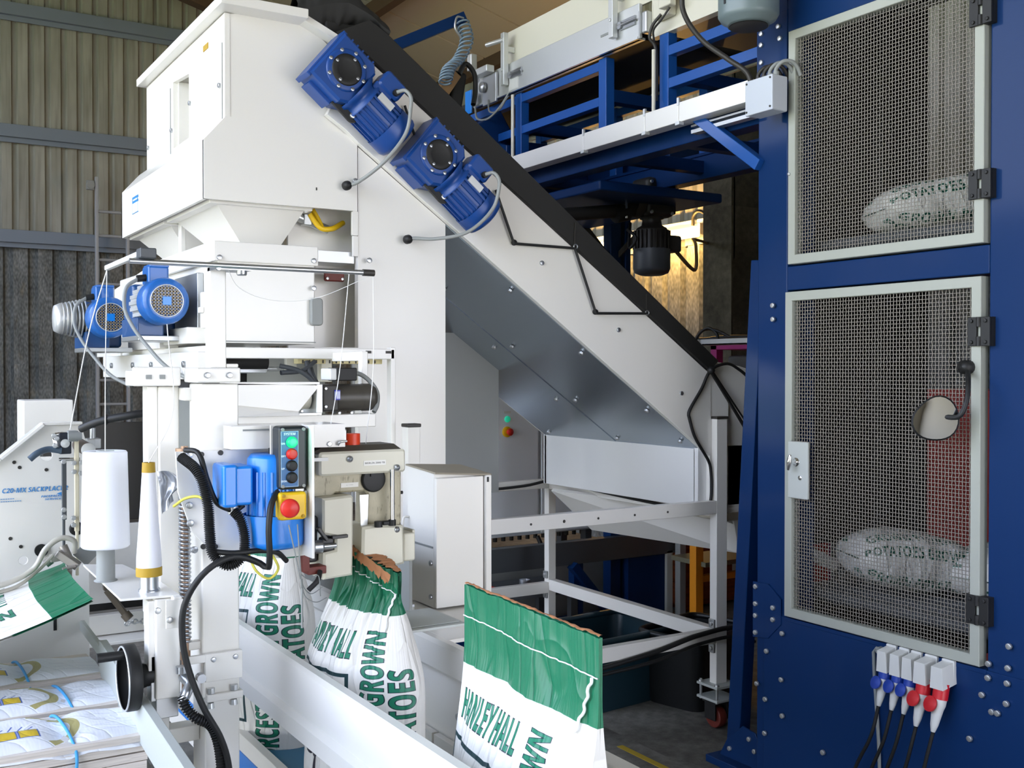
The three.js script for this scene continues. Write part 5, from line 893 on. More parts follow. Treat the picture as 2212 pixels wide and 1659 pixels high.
// conduits and cables on the stand
solo('corrugated_conduit', (() => { const p = new THREE.CatmullRomCurve3([[0.61, 1.41, -2.36], [0.632, 1.38, -2.31], [0.65, 1.31, -2.3], [0.654, 1.25, -2.3], [0.662, 1.2, -2.3], [0.69, 1.176, -2.29], [0.72, 1.19, -2.29], [0.728, 1.225, -2.29], [0.72, 1.275, -2.3], [0.71, 1.29, -2.31]].map((q) => V(...q))); const g = new THREE.TubeGeometry(p, 420, 0.0105, 10), a = g.attributes.position, n = g.attributes.normal; for (let i = 0; i < a.count; i++) { const k = Math.floor(i / 11) % 4 < 2 ? 0.0014 : -0.0022; a.setXYZ(i, a.getX(i) + n.getX(i) * k, a.getY(i) + n.getY(i) * k, a.getZ(i) + n.getZ(i) * k); } g.computeVertexNormals(); return g; })(), M.black, 'black corrugated conduit looping below the bright blue motor', 'conduit', [0.67, 1.3, -2.3]);
solo('corrugated_conduit', (() => { const p = new THREE.CatmullRomCurve3([[0.602, 0.895, -2.33], [0.606, 0.875, -2.32], [0.625, 0.85, -2.31], [0.655, 0.83, -2.31], [0.67, 0.8, -2.31], [0.68, 0.74, -2.31], [0.682, 0.6, -2.31], [0.68, 0.3, -2.31], [0.68, 0.02, -2.31]].map((q) => V(...q))); const g = new THREE.TubeGeometry(p, 600, 0.0105, 10), a = g.attributes.position, n = g.attributes.normal; for (let i = 0; i < a.count; i++) { const k = Math.floor(i / 11) % 4 < 2 ? 0.0014 : -0.0022; a.setXYZ(i, a.getX(i) + n.getX(i) * k, a.getY(i) + n.getY(i) * k, a.getZ(i) + n.getZ(i) * k); } g.computeVertexNormals(); return g; })(), M.black, 'black corrugated conduit running down the front of the lower white post', 'conduit', [0.66, 0.5, -2.31]);
solo('cable', tube([[0.62, 1.425, -2.37], [0.64, 1.42, -2.34], [0.655, 1.36, -2.32], [0.675, 1.31, -2.315], [0.7, 1.295, -2.315], [0.715, 1.29, -2.32], [0.735, 1.302, -2.32]], 0.006, 8, 40), M.black, 'thin black cable beside the conduit to the terminal box', 'cable', [0.66, 1.35, -2.32]);
solo('cable', tube([[0.798, 1.335, -2.27], [0.775, 1.31, -2.25], [0.765, 1.26, -2.24], [0.77, 1.19, -2.25], [0.772, 1.165, -2.27], [0.76, 1.175, -2.28], [0.7, 1.196, -2.28], [0.64, 1.17, -2.28], [0.6, 1.1, -2.3], [0.598, 1.02, -2.31], [0.612, 0.95, -2.31], [0.64, 0.87, -2.3], [0.675, 0.8, -2.295], [0.693, 0.73, -2.295], [0.695, 0.4, -2.295], [0.695, 0.02, -2.3]], 0.007, 8, 120), M.black, 'long smooth black cable curving from the yellow stop box down the post', 'cable', [0.65, 0.8, -2.29]);
solo('cable', tube([[0.664, 1.207, -2.3], [0.7, 1.203, -2.285], [0.76, 1.203, -2.285], [0.8, 1.195, -2.29], [0.83, 1.17, -2.31]], 0.006, 8), M.black, 'short black cable passing under the bright blue motor', 'cable', [0.75, 1.2, -2.29]);
solo('earth_wire', [tube([[0.6, 1.3, -2.39], [0.62, 1.32, -2.36], [0.645, 1.322, -2.33], [0.66, 1.28, -2.31], [0.665, 1.21, -2.3], [0.7, 1.2, -2.285]], 0.0032, 6), tube([[0.735, 1.2, -2.29], [0.75, 1.16, -2.28], [0.78, 1.14, -2.28], [0.8, 1.16, -2.28], [0.79, 1.19, -2.29]], 0.003, 6)], mat(0xd8cf52, 0.5), 'yellow and green earth wire among the black cables', 'wire', [0.66, 1.28, -2.33]);
solo('foil_tag', [grid(20, 14, (u, v) => { const w = 0.018 + 0.02 * Math.sin(Math.PI * Math.min(1, v * 1.3)), y = 1.37 - 0.1 * v + 0.03 * u * v; return [0.588 + w * u * 1.4 + 0.012 * v, y, -2.49 + 0.006 * Math.sin(u * 9 + v * 4) + 0.004 * noise.noise(u * 5, v * 4, 3)]; })], mat(0xc8ccd4, 0.3, 0.7), 'crumpled silver foil hanging on the left post', 'foil', [0.6, 1.31, -2.49]);
solo('loose_wires', [tube([[0.828, 1.262, -2.235], [0.832, 1.2, -2.235], [0.838, 1.14, -2.24], [0.842, 1.07, -2.245]], 0.0016, 5), tube([[0.808, 1.262, -2.235], [0.822, 1.2, -2.235], [0.836, 1.14, -2.24]], 0.0016, 5), tube([[0.838, 1.14, -2.24], [0.85, 1.115, -2.25], [0.87, 1.1, -2.26], [0.9, 1.11, -2.27]], 0.0012, 5), tube([[0.838, 1.15, -2.24], [0.86, 1.135, -2.25], [0.885, 1.14, -2.26], [0.895, 1.09, -2.27]], 0.0012, 5), tube([[0.84, 1.14, -2.24], [0.85, 1.1, -2.25], [0.88, 1.08, -2.26], [0.91, 1.085, -2.27]], 0.0012, 5), cyl([0.842, 1.03, -2.245], [0.84, 1.12, -2.24], 0.0025)], M.grey, 'tangle of thin grey wires hanging below the yellow stop box', 'wires', [0.84, 1.15, -2.24]);

// ---------- sack conveyor ----------
{
  const t = thing('sack_conveyor', 'white sided trough conveyor carrying the filled sacks, teal belt below', 'conveyor', [1.1, 0, -2.3]);
  const z0 = -3.9, z1 = -0.9;
  part('near_fence', [prismZ([[0.915, 0.905], [0.895, 0.905], [0.885, 0.897], [0.885, 0.795], [0.87, 0.785], [0.87, 0.745], [0.878, 0.738], [0.878, 0.782], [0.893, 0.792], [0.893, 0.892], [0.915, 0.897]], z0, z1)], M.white, t);
  part('far_fence', [prismZ([[1.3, 0.895], [1.292, 0.885], [1.292, 0.82], [1.3, 0.81], [1.312, 0.81], [1.304, 0.822], [1.304, 0.882], [1.32, 0.884], [1.32, 0.895]], z0, -2.1), B(1.335, 1.345, 0.45, 0.815, z0, -2.1, 0), B(1.292, 1.335, 0.76, 0.806, -2.1, z1, 0.003)], M.white, t);
  part('top_plate', B(1.32, 1.66, 0.884, 0.895, z0, -2.45, 0.002), M.white, t);
  each('far_liner', [B(1.312, 1.33, 0.5, 0.63, -2.52, -2.1, 0.001), B(1.312, 1.33, 0.5, 0.63, z0, -2.53, 0.001)], M.white, t);
  part('belt', [B(0.975, 1.235, 0.47, 0.5, z0, z1, 0.008)], mat(0x2f6f8f, 0.45), t, 'teal blue conveyor belt');
  each('belt_frame', [B(0.945, 0.972, 0.5, 0.55, z0, z1, 0.002), B(0.945, 0.955, 0.36, 0.43, z0, z1, 0), B(1.24, 1.27, 0.36, 0.53, z0, z1, 0.002)], M.white, t);
  part('blue_stripe', B(0.943, 0.956, 0.43, 0.5, z0, z1, 0), M.skyBlue, t, 'bright blue stripe along the belt frame');
  each('leg', [B(0.95, 1.0, 0, 0.4, -3.5, -3.45), B(0.95, 1.0, 0, 0.4, -1.2, -1.15), B(1.24, 1.29, 0, 0.4, -3.5, -3.45), B(1.24, 1.29, 0, 0.4, -1.2, -1.15), B(1.6, 1.65, 0, 0.885, -2.75, -2.7), B(1.6, 1.65, 0, 0.885, -3.7, -3.65)], M.white, t);
  for (const [x, z] of [[1.36, -2.82], [1.36, -2.66], [1.4, -2.86]]) part('bolt', [B(x, x + 0.02, 0.895, 0.902, z - 0.01, z + 0.01, 0), bolt([x + 0.01, 0.902, z], [0, 1, 0], 0.008)], M.zinc, t);
  part('bolt', bolt([1.335, 0.7, -2.42], [-1, 0, 0], 0.009), M.zinc, t);
  each('back_guard', [B(1.29, 1.3, 0.9, 1.14, -3.9, -2.62, 0.002), B(1.1, 1.29, 1.0, 1.01, -3.9, -3.2, 0)], M.grey, t, 'grey guard plate');
  each('sewing_table', [B(1.13, 1.29, 0.968, 0.974, -2.5, -2.3, 0.001), B(1.15, 1.28, 0.975, 0.976, -2.48, -2.32, 0)], M.paleGrey, t);
}
{
  const t = thing('control_cabinet', 'narrow white upright cabinet on the far side of the sack conveyor', 'cabinet', [1.55, 0.895, -2.87]);
  part('body', hull([[1.452, 0.9, -2.785], [1.63, 0.9, -2.785], [1.63, 1.283, -2.785], [1.452, 1.295, -2.785], [1.452, 0.9, -2.96], [1.63, 0.9, -2.96], [1.63, 1.296, -2.96], [1.452, 1.306, -2.96]]), M.white, t);
  each('front_cover', [B(1.452, 1.612, 0.9, 1.283, -2.77, -2.786, 0.003), B(1.615, 1.635, 0.9, 1.285, -2.76, -2.79, 0.003)], M.white, t);
  part('lid', hull([[1.447, 1.296, -2.766], [1.638, 1.283, -2.766], [1.638, 1.288, -2.766], [1.447, 1.301, -2.766], [1.447, 1.307, -2.964], [1.638, 1.297, -2.964], [1.638, 1.302, -2.964], [1.447, 1.312, -2.964]]), mat(0x9b927f, 0.6), t, 'dusty top');
  part('handle', [tube([[1.45, 1.15, -2.95], [1.435, 1.15, -2.95], [1.435, 1.1, -2.95], [1.45, 1.1, -2.95]], 0.004, 6)], M.white, t);
  for (const y of [0.92, 1.02]) part('bolt', bolt([1.452, y + 0.01, -2.8], [-1, 0, 0], 0.008), M.steel, t);
  part('slot', B(1.618, 1.624, 1.265, 1.28, -2.758, -2.761, 0), M.black, t);
  part('side_seam', B(1.449, 1.453, 1.075, 1.08, -2.79, -2.955, 0), M.grey, t);
}
{
  const t = thing('frame_post', 'short white post with a black cap in front of the tall elevator column', 'post', [1.645, 0, -3.32]);
  part('post', B(1.62, 1.668, 0, 1.405, -3.3, -3.345), M.white, t); part('cap', B(1.617, 1.671, 1.404, 1.416, -3.297, -3.348), M.dark, t, 'black plastic cap');
}
// ---------- sacks ----------
function makeSack(name, label, P, group) {
  const t = thing(name, label, 'sack', [P.x, P.y0, P.z]), H = P.y1 - P.y0;
  const w = [Math.sin(P.yaw), Math.cos(P.yaw)], n = [-Math.cos(P.yaw), Math.sin(P.yaw)];
  const wrinkle = (s, v, k) => {
    const pleat = P.pleat * Math.max(0, 1 - v * 2.2) * noise.noise(s * 26, v * 3, k), big = 0.011 * noise.noise(s * 4, v * 5, k + 3), fold = Math.max(0, 0.35 - Math.abs(noise.noise(s * 6, v * 6, k + 8))) * 0.014;
    return (pleat + (big - fold) * Math.min(1, v * 6)) * (P.crumple ?? 1);
  };
  const at = (a, b, s, v) => [P.x + P.dx(v) + w[0] * a + n[0] * b, P.y1 - v * H + P.dy(s, v), P.z + w[1] * a + n[1] * b + P.dz(v)];
  const edge = (s) => 1 - Math.pow(Math.abs(2 * s - 1), 5);
  const front = (s, v) => at((2 * s - 1) * P.hw(v), P.hd(v) + P.bulge(v) * (1 - (2 * s - 1) ** 2) + wrinkle(s, v, P.seed) * edge(s), s, v);
  const back = (s, v) => at((2 * s - 1) * P.hw(v), -P.hd(v) - P.bulge(v) * (1 - (2 * s - 1) ** 2) + wrinkle(s, v, P.seed + 50) * edge(s) * 0.5, s, v);
  const side = (k) => (q, v) => at(k * (P.hw(v) + 4 * q * (1 - q) * P.gus(v)), P.hd(v) * (1 - 2 * q) * 1 + 0.25 * wrinkle(q, v, P.seed + 80 * k) * 4 * q * (1 - q), k > 0 ? 1 : 0, v);
  const r = side(1), l = side(-1), u1 = P.uFront;
  const fp = part('front_panel', grid(70, 110, (s, v) => front(s, v), (s, v) => [P.u0 + s * (u1 - P.u0), 1 - v]), M.sackFront, t);
  part('side_panel', [grid(14, 80, (q, v) => r(q, v), (q, v) => [Math.min(0.995, u1 + q * 0.3), 1 - v])], M.sackFront, t);
  part('side_panel', grid(10, 80, (q, v) => l(1 - q, v), (q, v) => [q, 1 - v]), M.sackBack, t);
  part('back_panel', grid(40, 80, (s, v) => back(1 - s, v), (s, v) => [s, 1 - v]), M.sackBack, t);
  part('base', grid(20, 8, (s, q) => { const f = front(s, 1), b = back(s, 1); return f.map((c, i) => c + (b[i] - c) * q); }, (s, q) => [s, 0.02]), M.sackBack, t);
  // inner brown plies at the mouth and the sewn line
  part('inner_ply', [grid(60, 2, (s, q) => { const f = front(s, 0), b = back(s, 0); return [f[0] + (b[0] - f[0]) * q, f[1] + 0.0035 + 0.003 * noise.noise(s * 40, q * 3, P.seed) + (1 - Math.abs(2 * q - 1)) * 0.002, f[2] + (b[2] - f[2]) * q]; })], M.kraft, fp, 'frayed brown paper edge');
  const seam = []; for (let i = 0; i <= 60; i++) { const f = front(i / 60, P.seamV(i / 60)); seam.push([f[0] + n[0] * 0.002, f[1] + 0.0004 * Math.sin(i * 2.2), f[2] + n[1] * 0.002]); }
  part('stitching', tube(seam, 0.0014, 6, 120), M.thread, fp, 'white sewn thread');
  const tail = []; for (let i = 0; i <= 12; i++) { const f = front(P.tail[0] + (P.tail[1] - P.tail[0]) * i / 12, P.seamV(1) + P.tail[2] * i / 12); tail.push([f[0] + n[0] * 0.006, f[1], f[2] + n[1] * 0.006 + 0.003 * Math.sin(i * 1.9)]); }
  part('thread_tail', tube(tail, 0.003, 6, 40), M.thread, fp, 'loose white thread tail');
  t.userData.frontAt = undefined; delete t.userData.frontAt;
  return { t, front, n };
}
const ease = (a, b, v) => { const k = Math.max(0, Math.min(1, (v - a) / (b - a))); return k * k * (3 - 2 * k); };
makeSack('potato_sack', 'nearest printed potato sack with its mouth sewn flat, green band at the top', {
  x: 1.075, z: -1.685, yaw: 0.02, y0: 0.5, y1: 1.152, hw: (v) => 0.226 - 0.022 * ease(0.2, 0.9, v), hd: (v) => 0.004 + 0.05 * ease(0.16, 0.75, v), bulge: (v) => 0.075 * ease(0.12, 0.7, v), gus: (v) => 0.02 * ease(0.3, 0.8, v),
  dx: (v) => 0, dz: () => 0, dy: (s, v) => (0.008 - 0.016 * s) * (1 - v) + 0.004 * noise.noise(s * 8, 2, 1) * (v < 0.02 ? 1 : 0), pleat: 0.0035, crumple: 1.35, seed: 1.5, u0: 0.0, uFront: 0.99, seamV: (s) => 0.095 + 0.012 * s, tail: [0.975, 0.9, 0.16],
});
makeSack('potato_sack', 'middle potato sack with its gathered green mouth caught in the sewing head', {
  x: 1.059, z: -2.405, yaw: 0.27, y0: 0.5, y1: 1.2, hw: (v) => 0.112 + 0.045 * ease(0.15, 0.55, v), hd: (v) => 0.006 + 0.055 * ease(0.08, 0.5, v), bulge: (v) => 0.018 + 0.045 * ease(0.1, 0.6, v), gus: (v) => 0.035 * ease(0.1, 0.5, v),
  dx: () => 0, dz: (v) => 0.035 * (1 - ease(0, 0.5, v)), dy: (s, v) => -0.075 * s * (1 - ease(0, 0.3, v)), pleat: 0.03, seed: 9.2, u0: 0.05, uFront: 0.78, seamV: (s) => 0.05 + 0.05 * s, tail: [1, 0.98, 0.2], crumple: 1.2,
});
makeSack('potato_sack', 'farthest printed potato sack, standing behind the bright blue motor', {
  x: 1.059, z: -3.14, yaw: 0.32, y0: 0.5, y1: 1.22, hw: (v) => 0.13 + 0.03 * ease(0.2, 0.6, v), hd: (v) => 0.006 + 0.06 * ease(0.08, 0.5, v), bulge: (v) => 0.02 + 0.05 * ease(0.1, 0.6, v), gus: (v) => 0.03 * ease(0.1, 0.5, v),
  dx: () => 0, dz: () => 0, dy: () => 0, pleat: 0.012, seed: 15.8, u0: 0.05, uFront: 0.78, seamV: () => 0.05, tail: [1, 0.98, 0.1],
});
solo('paper_flap', grid(30, 4, (s, q) => [1.02 + 0.03 * s - 0.012 * q, 1.187 - 0.058 * s - 0.018 * q * (1 + 0.6 * noise.noise(s * 22, 1, 4)) - 0.004 * noise.noise(s * 12, q, 2), -2.43 + 0.2 * s + 0.012 * q + 0.006 * noise.noise(s * 14, q * 2, 5)]), M.kraft, 'torn brown paper lining turned out of the middle sack', 'paper', [1.02, 1.15, -2.4]);
// sacks lying on the tower shelves
const layTex = canvasTex(512, 256, (c, w, h) => { c.fillStyle = '#e8e6e0'; c.fillRect(0, 0, w, h); c.fillStyle = '#15714f'; c.fillRect(w * 0.88, 0, w * 0.12, h); c.fillStyle = '#17503f'; c.font = 'bold 46px sans-serif'; c.textAlign = 'center'; for (let i = 0; i < 2; i++) { c.fillText('GROWN POTATOES', w * 0.46, 58 + i * 128); c.fillText('POTATOES GROWN', w * 0.42, 112 + i * 128); } });
layTex.wrapS = layTex.wrapT = THREE.RepeatWrapping;
M.layPrint = paperMat(layTex);
function laidSack(label, c, L, Hh, D, turn, tilt) {
  const g = grid(40, 32, (u, v) => { const a = v * 2 * Math.PI, e = Math.pow(Math.max(0, 1 - Math.pow(Math.abs(2 * u - 1), 3.2)), 0.45), cs = Math.cos(a), sn = Math.sin(a), q = (x) => Math.sign(x) * Math.pow(Math.abs(x), 0.75), k = 1 + 0.1 * noise.noise(u * 5, cs * 1.5, sn * 1.5 + c[2]); return [(u - 0.5) * L, q(sn) * Hh / 2 * (0.02 + 0.98 * e) * k, q(cs) * D / 2 * (0.7 + 0.3 * e) * k]; }, (u, v) => [u, v * 2 + 0.5]);
  g.rotateZ(tilt); g.rotateY(turn); g.translate(...c);
  solo('potato_sack', g, M.layPrint, label, 'sack', c);
}
laidSack('potato sack lying on the shelf behind the upper mesh door', [3.52, 2.225, -2.55], 0.6, 0.2, 0.36, -0.5, 0.12);
laidSack('left potato sack lying on the shelf behind the lower mesh door', [3.42, 0.875, -2.66], 0.48, 0.22, 0.34, -0.45, -0.12);
laidSack('right potato sack lying on the shelf behind the lower mesh door', [3.66, 0.85, -2.42], 0.46, 0.19, 0.34, 0.1, 0.03);

// ---------- sack placer at the left ----------
{
  const t = thing('sack_placer', 'white sack placing machine with slanted blue lettering on its side plate', 'machine', [0.3, 0, -3.4]);
  part('side_plate', prismZ([[-0.45, 0.7], [0.585, 0.7], [0.585, 1.365], [0.565, 1.442], [0.46, 1.442], [-0.45, 0.72]].slice(0, 5).concat([[0.35, 1.348], [-0.45, 0.9]]), -3.3, -3.31, 0.001, [ring(0.408, 1.06, 0.012), ring(0.47, 1.357, 0.016)].map((r) => r.reverse())), M.white, t);
  each('rim', [bar([0.462, 1.446, -3.305], [0.35, 1.352, -3.305], 0.05, 0.01, 0.002), bar([0.35, 1.352, -3.305], [-0.45, 0.91, -3.305], 0.05, 0.012, 0.002), bar([0.46, 1.447, -3.305], [0.566, 1.447, -3.305], 0.04, 0.008, 0.001)], M.white, t);
  part('side_plate', prismZ([[-0.45, 0.7], [0.585, 0.7], [0.585, 1.3], [0.35, 1.3], [-0.45, 0.9]], -4.0, -4.01), M.white, t);
  each('leg', [B(0.54, 0.585, 0, 0.7, -3.3, -3.345), B(0.54, 0.585, 0, 0.7, -3.97, -4.01), B(-0.4, -0.355, 0, 0.75, -3.3, -3.345)], M.white, t);
  part('electric_box', B(0.448, 0.593, 1.37, 1.507, -3.6, -3.75, 0.004), M.white, t);
  for (const [x, y] of [[0.4, 1.325], [0.386, 1.34], [0.47, 1.315], [0.375, 1.125], [0.402, 1.1]]) part('hole_plug', cyl([x, y, -3.303], [x, y, -3.298], 0.005, 0.005, 12), M.dark, t);
  part('knob', lathe([[0.02, 0], [0.02, 0.004], [0.013, 0.006], [0.013, 0.004], [0, 0.004]], [0.55, 1.14, -3.3], [0, 0, 1], 22), M.black, t);
  each('slot', [B(0.487, 0.496, 0.85, 0.9, -3.299, -3.301, 0), cyl([0.455, 1.085, -3.3], [0.455, 1.085, -3.29], 0.018)], M.black, t);
  // swinging arms
  part('pivot_block', B(0.49, 0.522, 1.365, 1.425, -3.2, -3.24, 0.003), mat(0x1d2430, 0.4), t);
  part('pivot_tube', [cyl([0.51, 1.416, -3.18], [0.545, 1.416, -3.18], 0.011), B(0.512, 0.54, 1.4, 1.43, -3.19, -3.22)], M.grey, t);
  part('pivot_cap', [lathe([[0.012, 0], [0.012, 0.003], [0, 0.004]], [0.505, 1.395, -3.2], [0, 0, 1], 18), lathe([[0.019, 0], [0.019, 0.006], [0, 0.006]], [0.566, 1.375, -3.2], [0, 0, 1], 22)], M.plug, t);
  part('air_cylinder', [cyl([0.555, 1.385, -3.28], [0.566, 1.375, -3.205], 0.019)], mat(0x6b5c52, 0.4), t);
  part('front_arm', [B(0.53, 0.542, 1.145, 1.405, -3.2, -3.212, 0.002), B(0.532, 0.54, 1.02, 1.15, -3.2, -3.21, 0.002)], mat(0xe2d8bb, 0.45), t, 'pale gold arm');
  part('rear_arm', [B(0.503, 0.515, 1.175, 1.35, -3.24, -3.252, 0.002), B(0.504, 0.511, 1.06, 1.18, -3.24, -3.25, 0.002)], M.graphite, t);
  for (const [x, y] of [[0.527, 1.34], [0.548, 1.34], [0.527, 1.315], [0.545, 1.31], [0.5, 1.21], [0.5, 1.19], [0.525, 1.185], [0.525, 1.165], [0.5, 1.345], [0.482, 1.41], [0.475, 1.418], [0.478, 1.39]]) part('hex_bolt', bolt([x, y, -3.195], [0, 0, 1], 0.007), M.zinc, t);
  part('linkage', [bar([0.478, 1.41, -3.21], [0.486, 1.37, -3.21], 0.012, 0.012), cyl([0.49, 1.35, -3.21], [0.545, 1.348, -3.21], 0.005), cyl([0.48, 1.42, -3.21], [0.5, 1.422, -3.21], 0.005)], M.chrome, t);
  part('lever', tube([[0.495, 1.375, -3.2], [0.46, 1.38, -3.2], [0.43, 1.37, -3.19], [0.412, 1.355, -3.19]], 0.009, 10), mat(0x4a5a6a, 0.4), t, 'curved grey blue lever');
  part('gripper', [bar([0.475, 1.1, -3.14], [0.525, 1.06, -3.12], 0.035, 0.02), bar([0.455, 1.085, -3.14], [0.5, 1.09, -3.14], 0.025, 0.02), cyl([0.49, 1.115, -3.15], [0.51, 1.06, -3.13], 0.012), bar([0.48, 1.06, -3.1], [0.515, 1.065, -3.1], 0.012, 0.006), bar([0.5, 1.06, -3.1], [0.497, 1.035, -3.09], 0.012, 0.004), cyl([0.46, 1.08, -3.15], [0.445, 1.07, -3.15], 0.012)], mat(0xa59f98, 0.35, 0.6), t);
  part('grip_plate', bar([0.535, 1.105, -3.16], [0.57, 1.07, -3.16], 0.004, 0.05, 0), M.grey, t);
  each('vacuum_hose', [tube([[0.2, 1.03, -3.1], [0.34, 1.035, -3.1], [0.41, 1.07, -3.1], [0.44, 1.12, -3.1], [0.48, 1.145, -3.1], [0.51, 1.135, -3.1], [0.515, 1.1, -3.12]], 0.0075, 10, 50), tube([[0.2, 1.01, -3.11], [0.36, 1.02, -3.11], [0.42, 1.06, -3.11], [0.46, 1.1, -3.11]], 0.005, 8)], phys(0xb9b4a8, 0.3, 0, { clearcoat: 0.5 }), t, 'translucent grey vacuum hose');
  part('gas_strut', [tube([[0.53, 1.44, -3.1], [0.57, 1.462, -3.05], [0.65, 1.48, -3.0], [0.7, 1.487, -3.0]], 0.011, 8), new THREE.TorusGeometry(0.013, 0.004, 6, 12).rotateY(1.3).translate(0.585, 1.466, -3.04)], M.black, t, 'black sleeved strut');
  each('strut_bracket', [B(0.7, 0.715, 1.4, 1.5, -2.98, -3.02, 0.002), bolt([0.7, 1.487, -2.98], [-1, 0, 0], 0.01), B(0.58, 0.62, 1.37, 1.4, -3.3, -3.34), cyl([0.6, 1.4, -3.32], [0.6, 1.43, -3.32], 0.008)], M.zinc, t);
  each('guide_rail', [bar([0.566, 0.855, -3.32], [0.552, 0.855, -2.83], 0.012, 0.03), bar([0.556, 0.845, -2.95], [0.5, 0.84, -1.7], 0.02, 0.09)], M.paleGrey, t);
  part('table', [B(-0.6, 0.56, 0.69, 0.72, -3.25, -1.6, 0.003), B(-0.6, 0.56, 0.6, 0.69, -1.64, -1.6, 0.003)], M.grey, t);
  each('table_leg', [B(0.5, 0.55, 0, 0.69, -1.7, -1.65), B(-0.58, -0.53, 0, 0.69, -1.7, -1.65)], M.white, t);
}
{ // lettering of the sack placer, flat print cut as thin letters
  const font = await new FontLoader().loadAsync('fonts/droid/droid_sans_bold.typeface.json');
  const word = (s, x, y, width, height) => { const g = new TextGeometry(s, { font, size: 1, depth: 0.02, curveSegments: 3 }); g.computeBoundingBox(); const b = g.boundingBox; g.applyMatrix4(new THREE.Matrix4().makeShear(0, 0, 0.18, 0, 0, 0)); g.scale(width / (b.max.x - b.min.x), height / (b.max.y - b.min.y), 0.02); return g.translate(x, y, -3.2985); };
  const host = scene.children.find((o) => o.name === 'sack_placer');
  part('lettering', word('C20-MX SACKPLACER', 0.353, 1.254, 0.172, 0.0135), mat(0x3f8fd2, 0.5), host, 'slanted blue lettering');
  part('small_lettering', Array.from({ length: 17 }, (_, i) => B(0.345 + (i < 7 ? i : i - 7) * 0.006, 0.3495 + (i < 7 ? i : i - 7) * 0.006, i < 7 ? 1.236 : 1.229, i < 7 ? 1.2385 : 1.2315, -3.2985, -3.2995, 0)), mat(0x7fa9d2, 0.5), host, 'two lines of small blue print').userData.kind = 'stuff';
  part('logo', [word('PACEPACKER', 0.455, 1.236, 0.062, 0.006), word('SERVICES', 0.465, 1.228, 0.05, 0.005), prismZ([[0.497, 1.245], [0.52, 1.252], [0.522, 1.243], [0.512, 1.239]], -3.299, -3.3)], mat(0x3f8fd2, 0.5), host, 'blue logo with two lines of print');
}
{ // empty sack lifted by the placer
  const t = thing('empty_sack', 'flat empty sack lifted by the placer gripper, green end up', 'sack', [0.2, 0.95, -3.0]);
  const f = (u, v, o) => { const x = 0.505 - v * 0.75 - 0.02 * Math.sin(u * 3), z = -3.21 + 0.43 * u, y = 1.06 - 0.025 * u - 0.2 * Math.pow(v, 0.85) - 0.02 * u * v + 0.012 * Math.sin(u * Math.PI) + 0.006 * noise.noise(u * 5, v * 6, 2) ; return [x, y - o, z]; };
  part('top_ply', grid(40, 60, (u, v) => f(u, v, 0), (u, v) => [u, 0.87 - 0.87 * v]), M.sackFront, t);
  part('under_ply', grid(30, 40, (u, v) => f(1 - u, v, 0.006 + 0.012 * Math.sin(u * Math.PI)), (u, v) => [u, 1 - v]), M.sackBack, t);
}
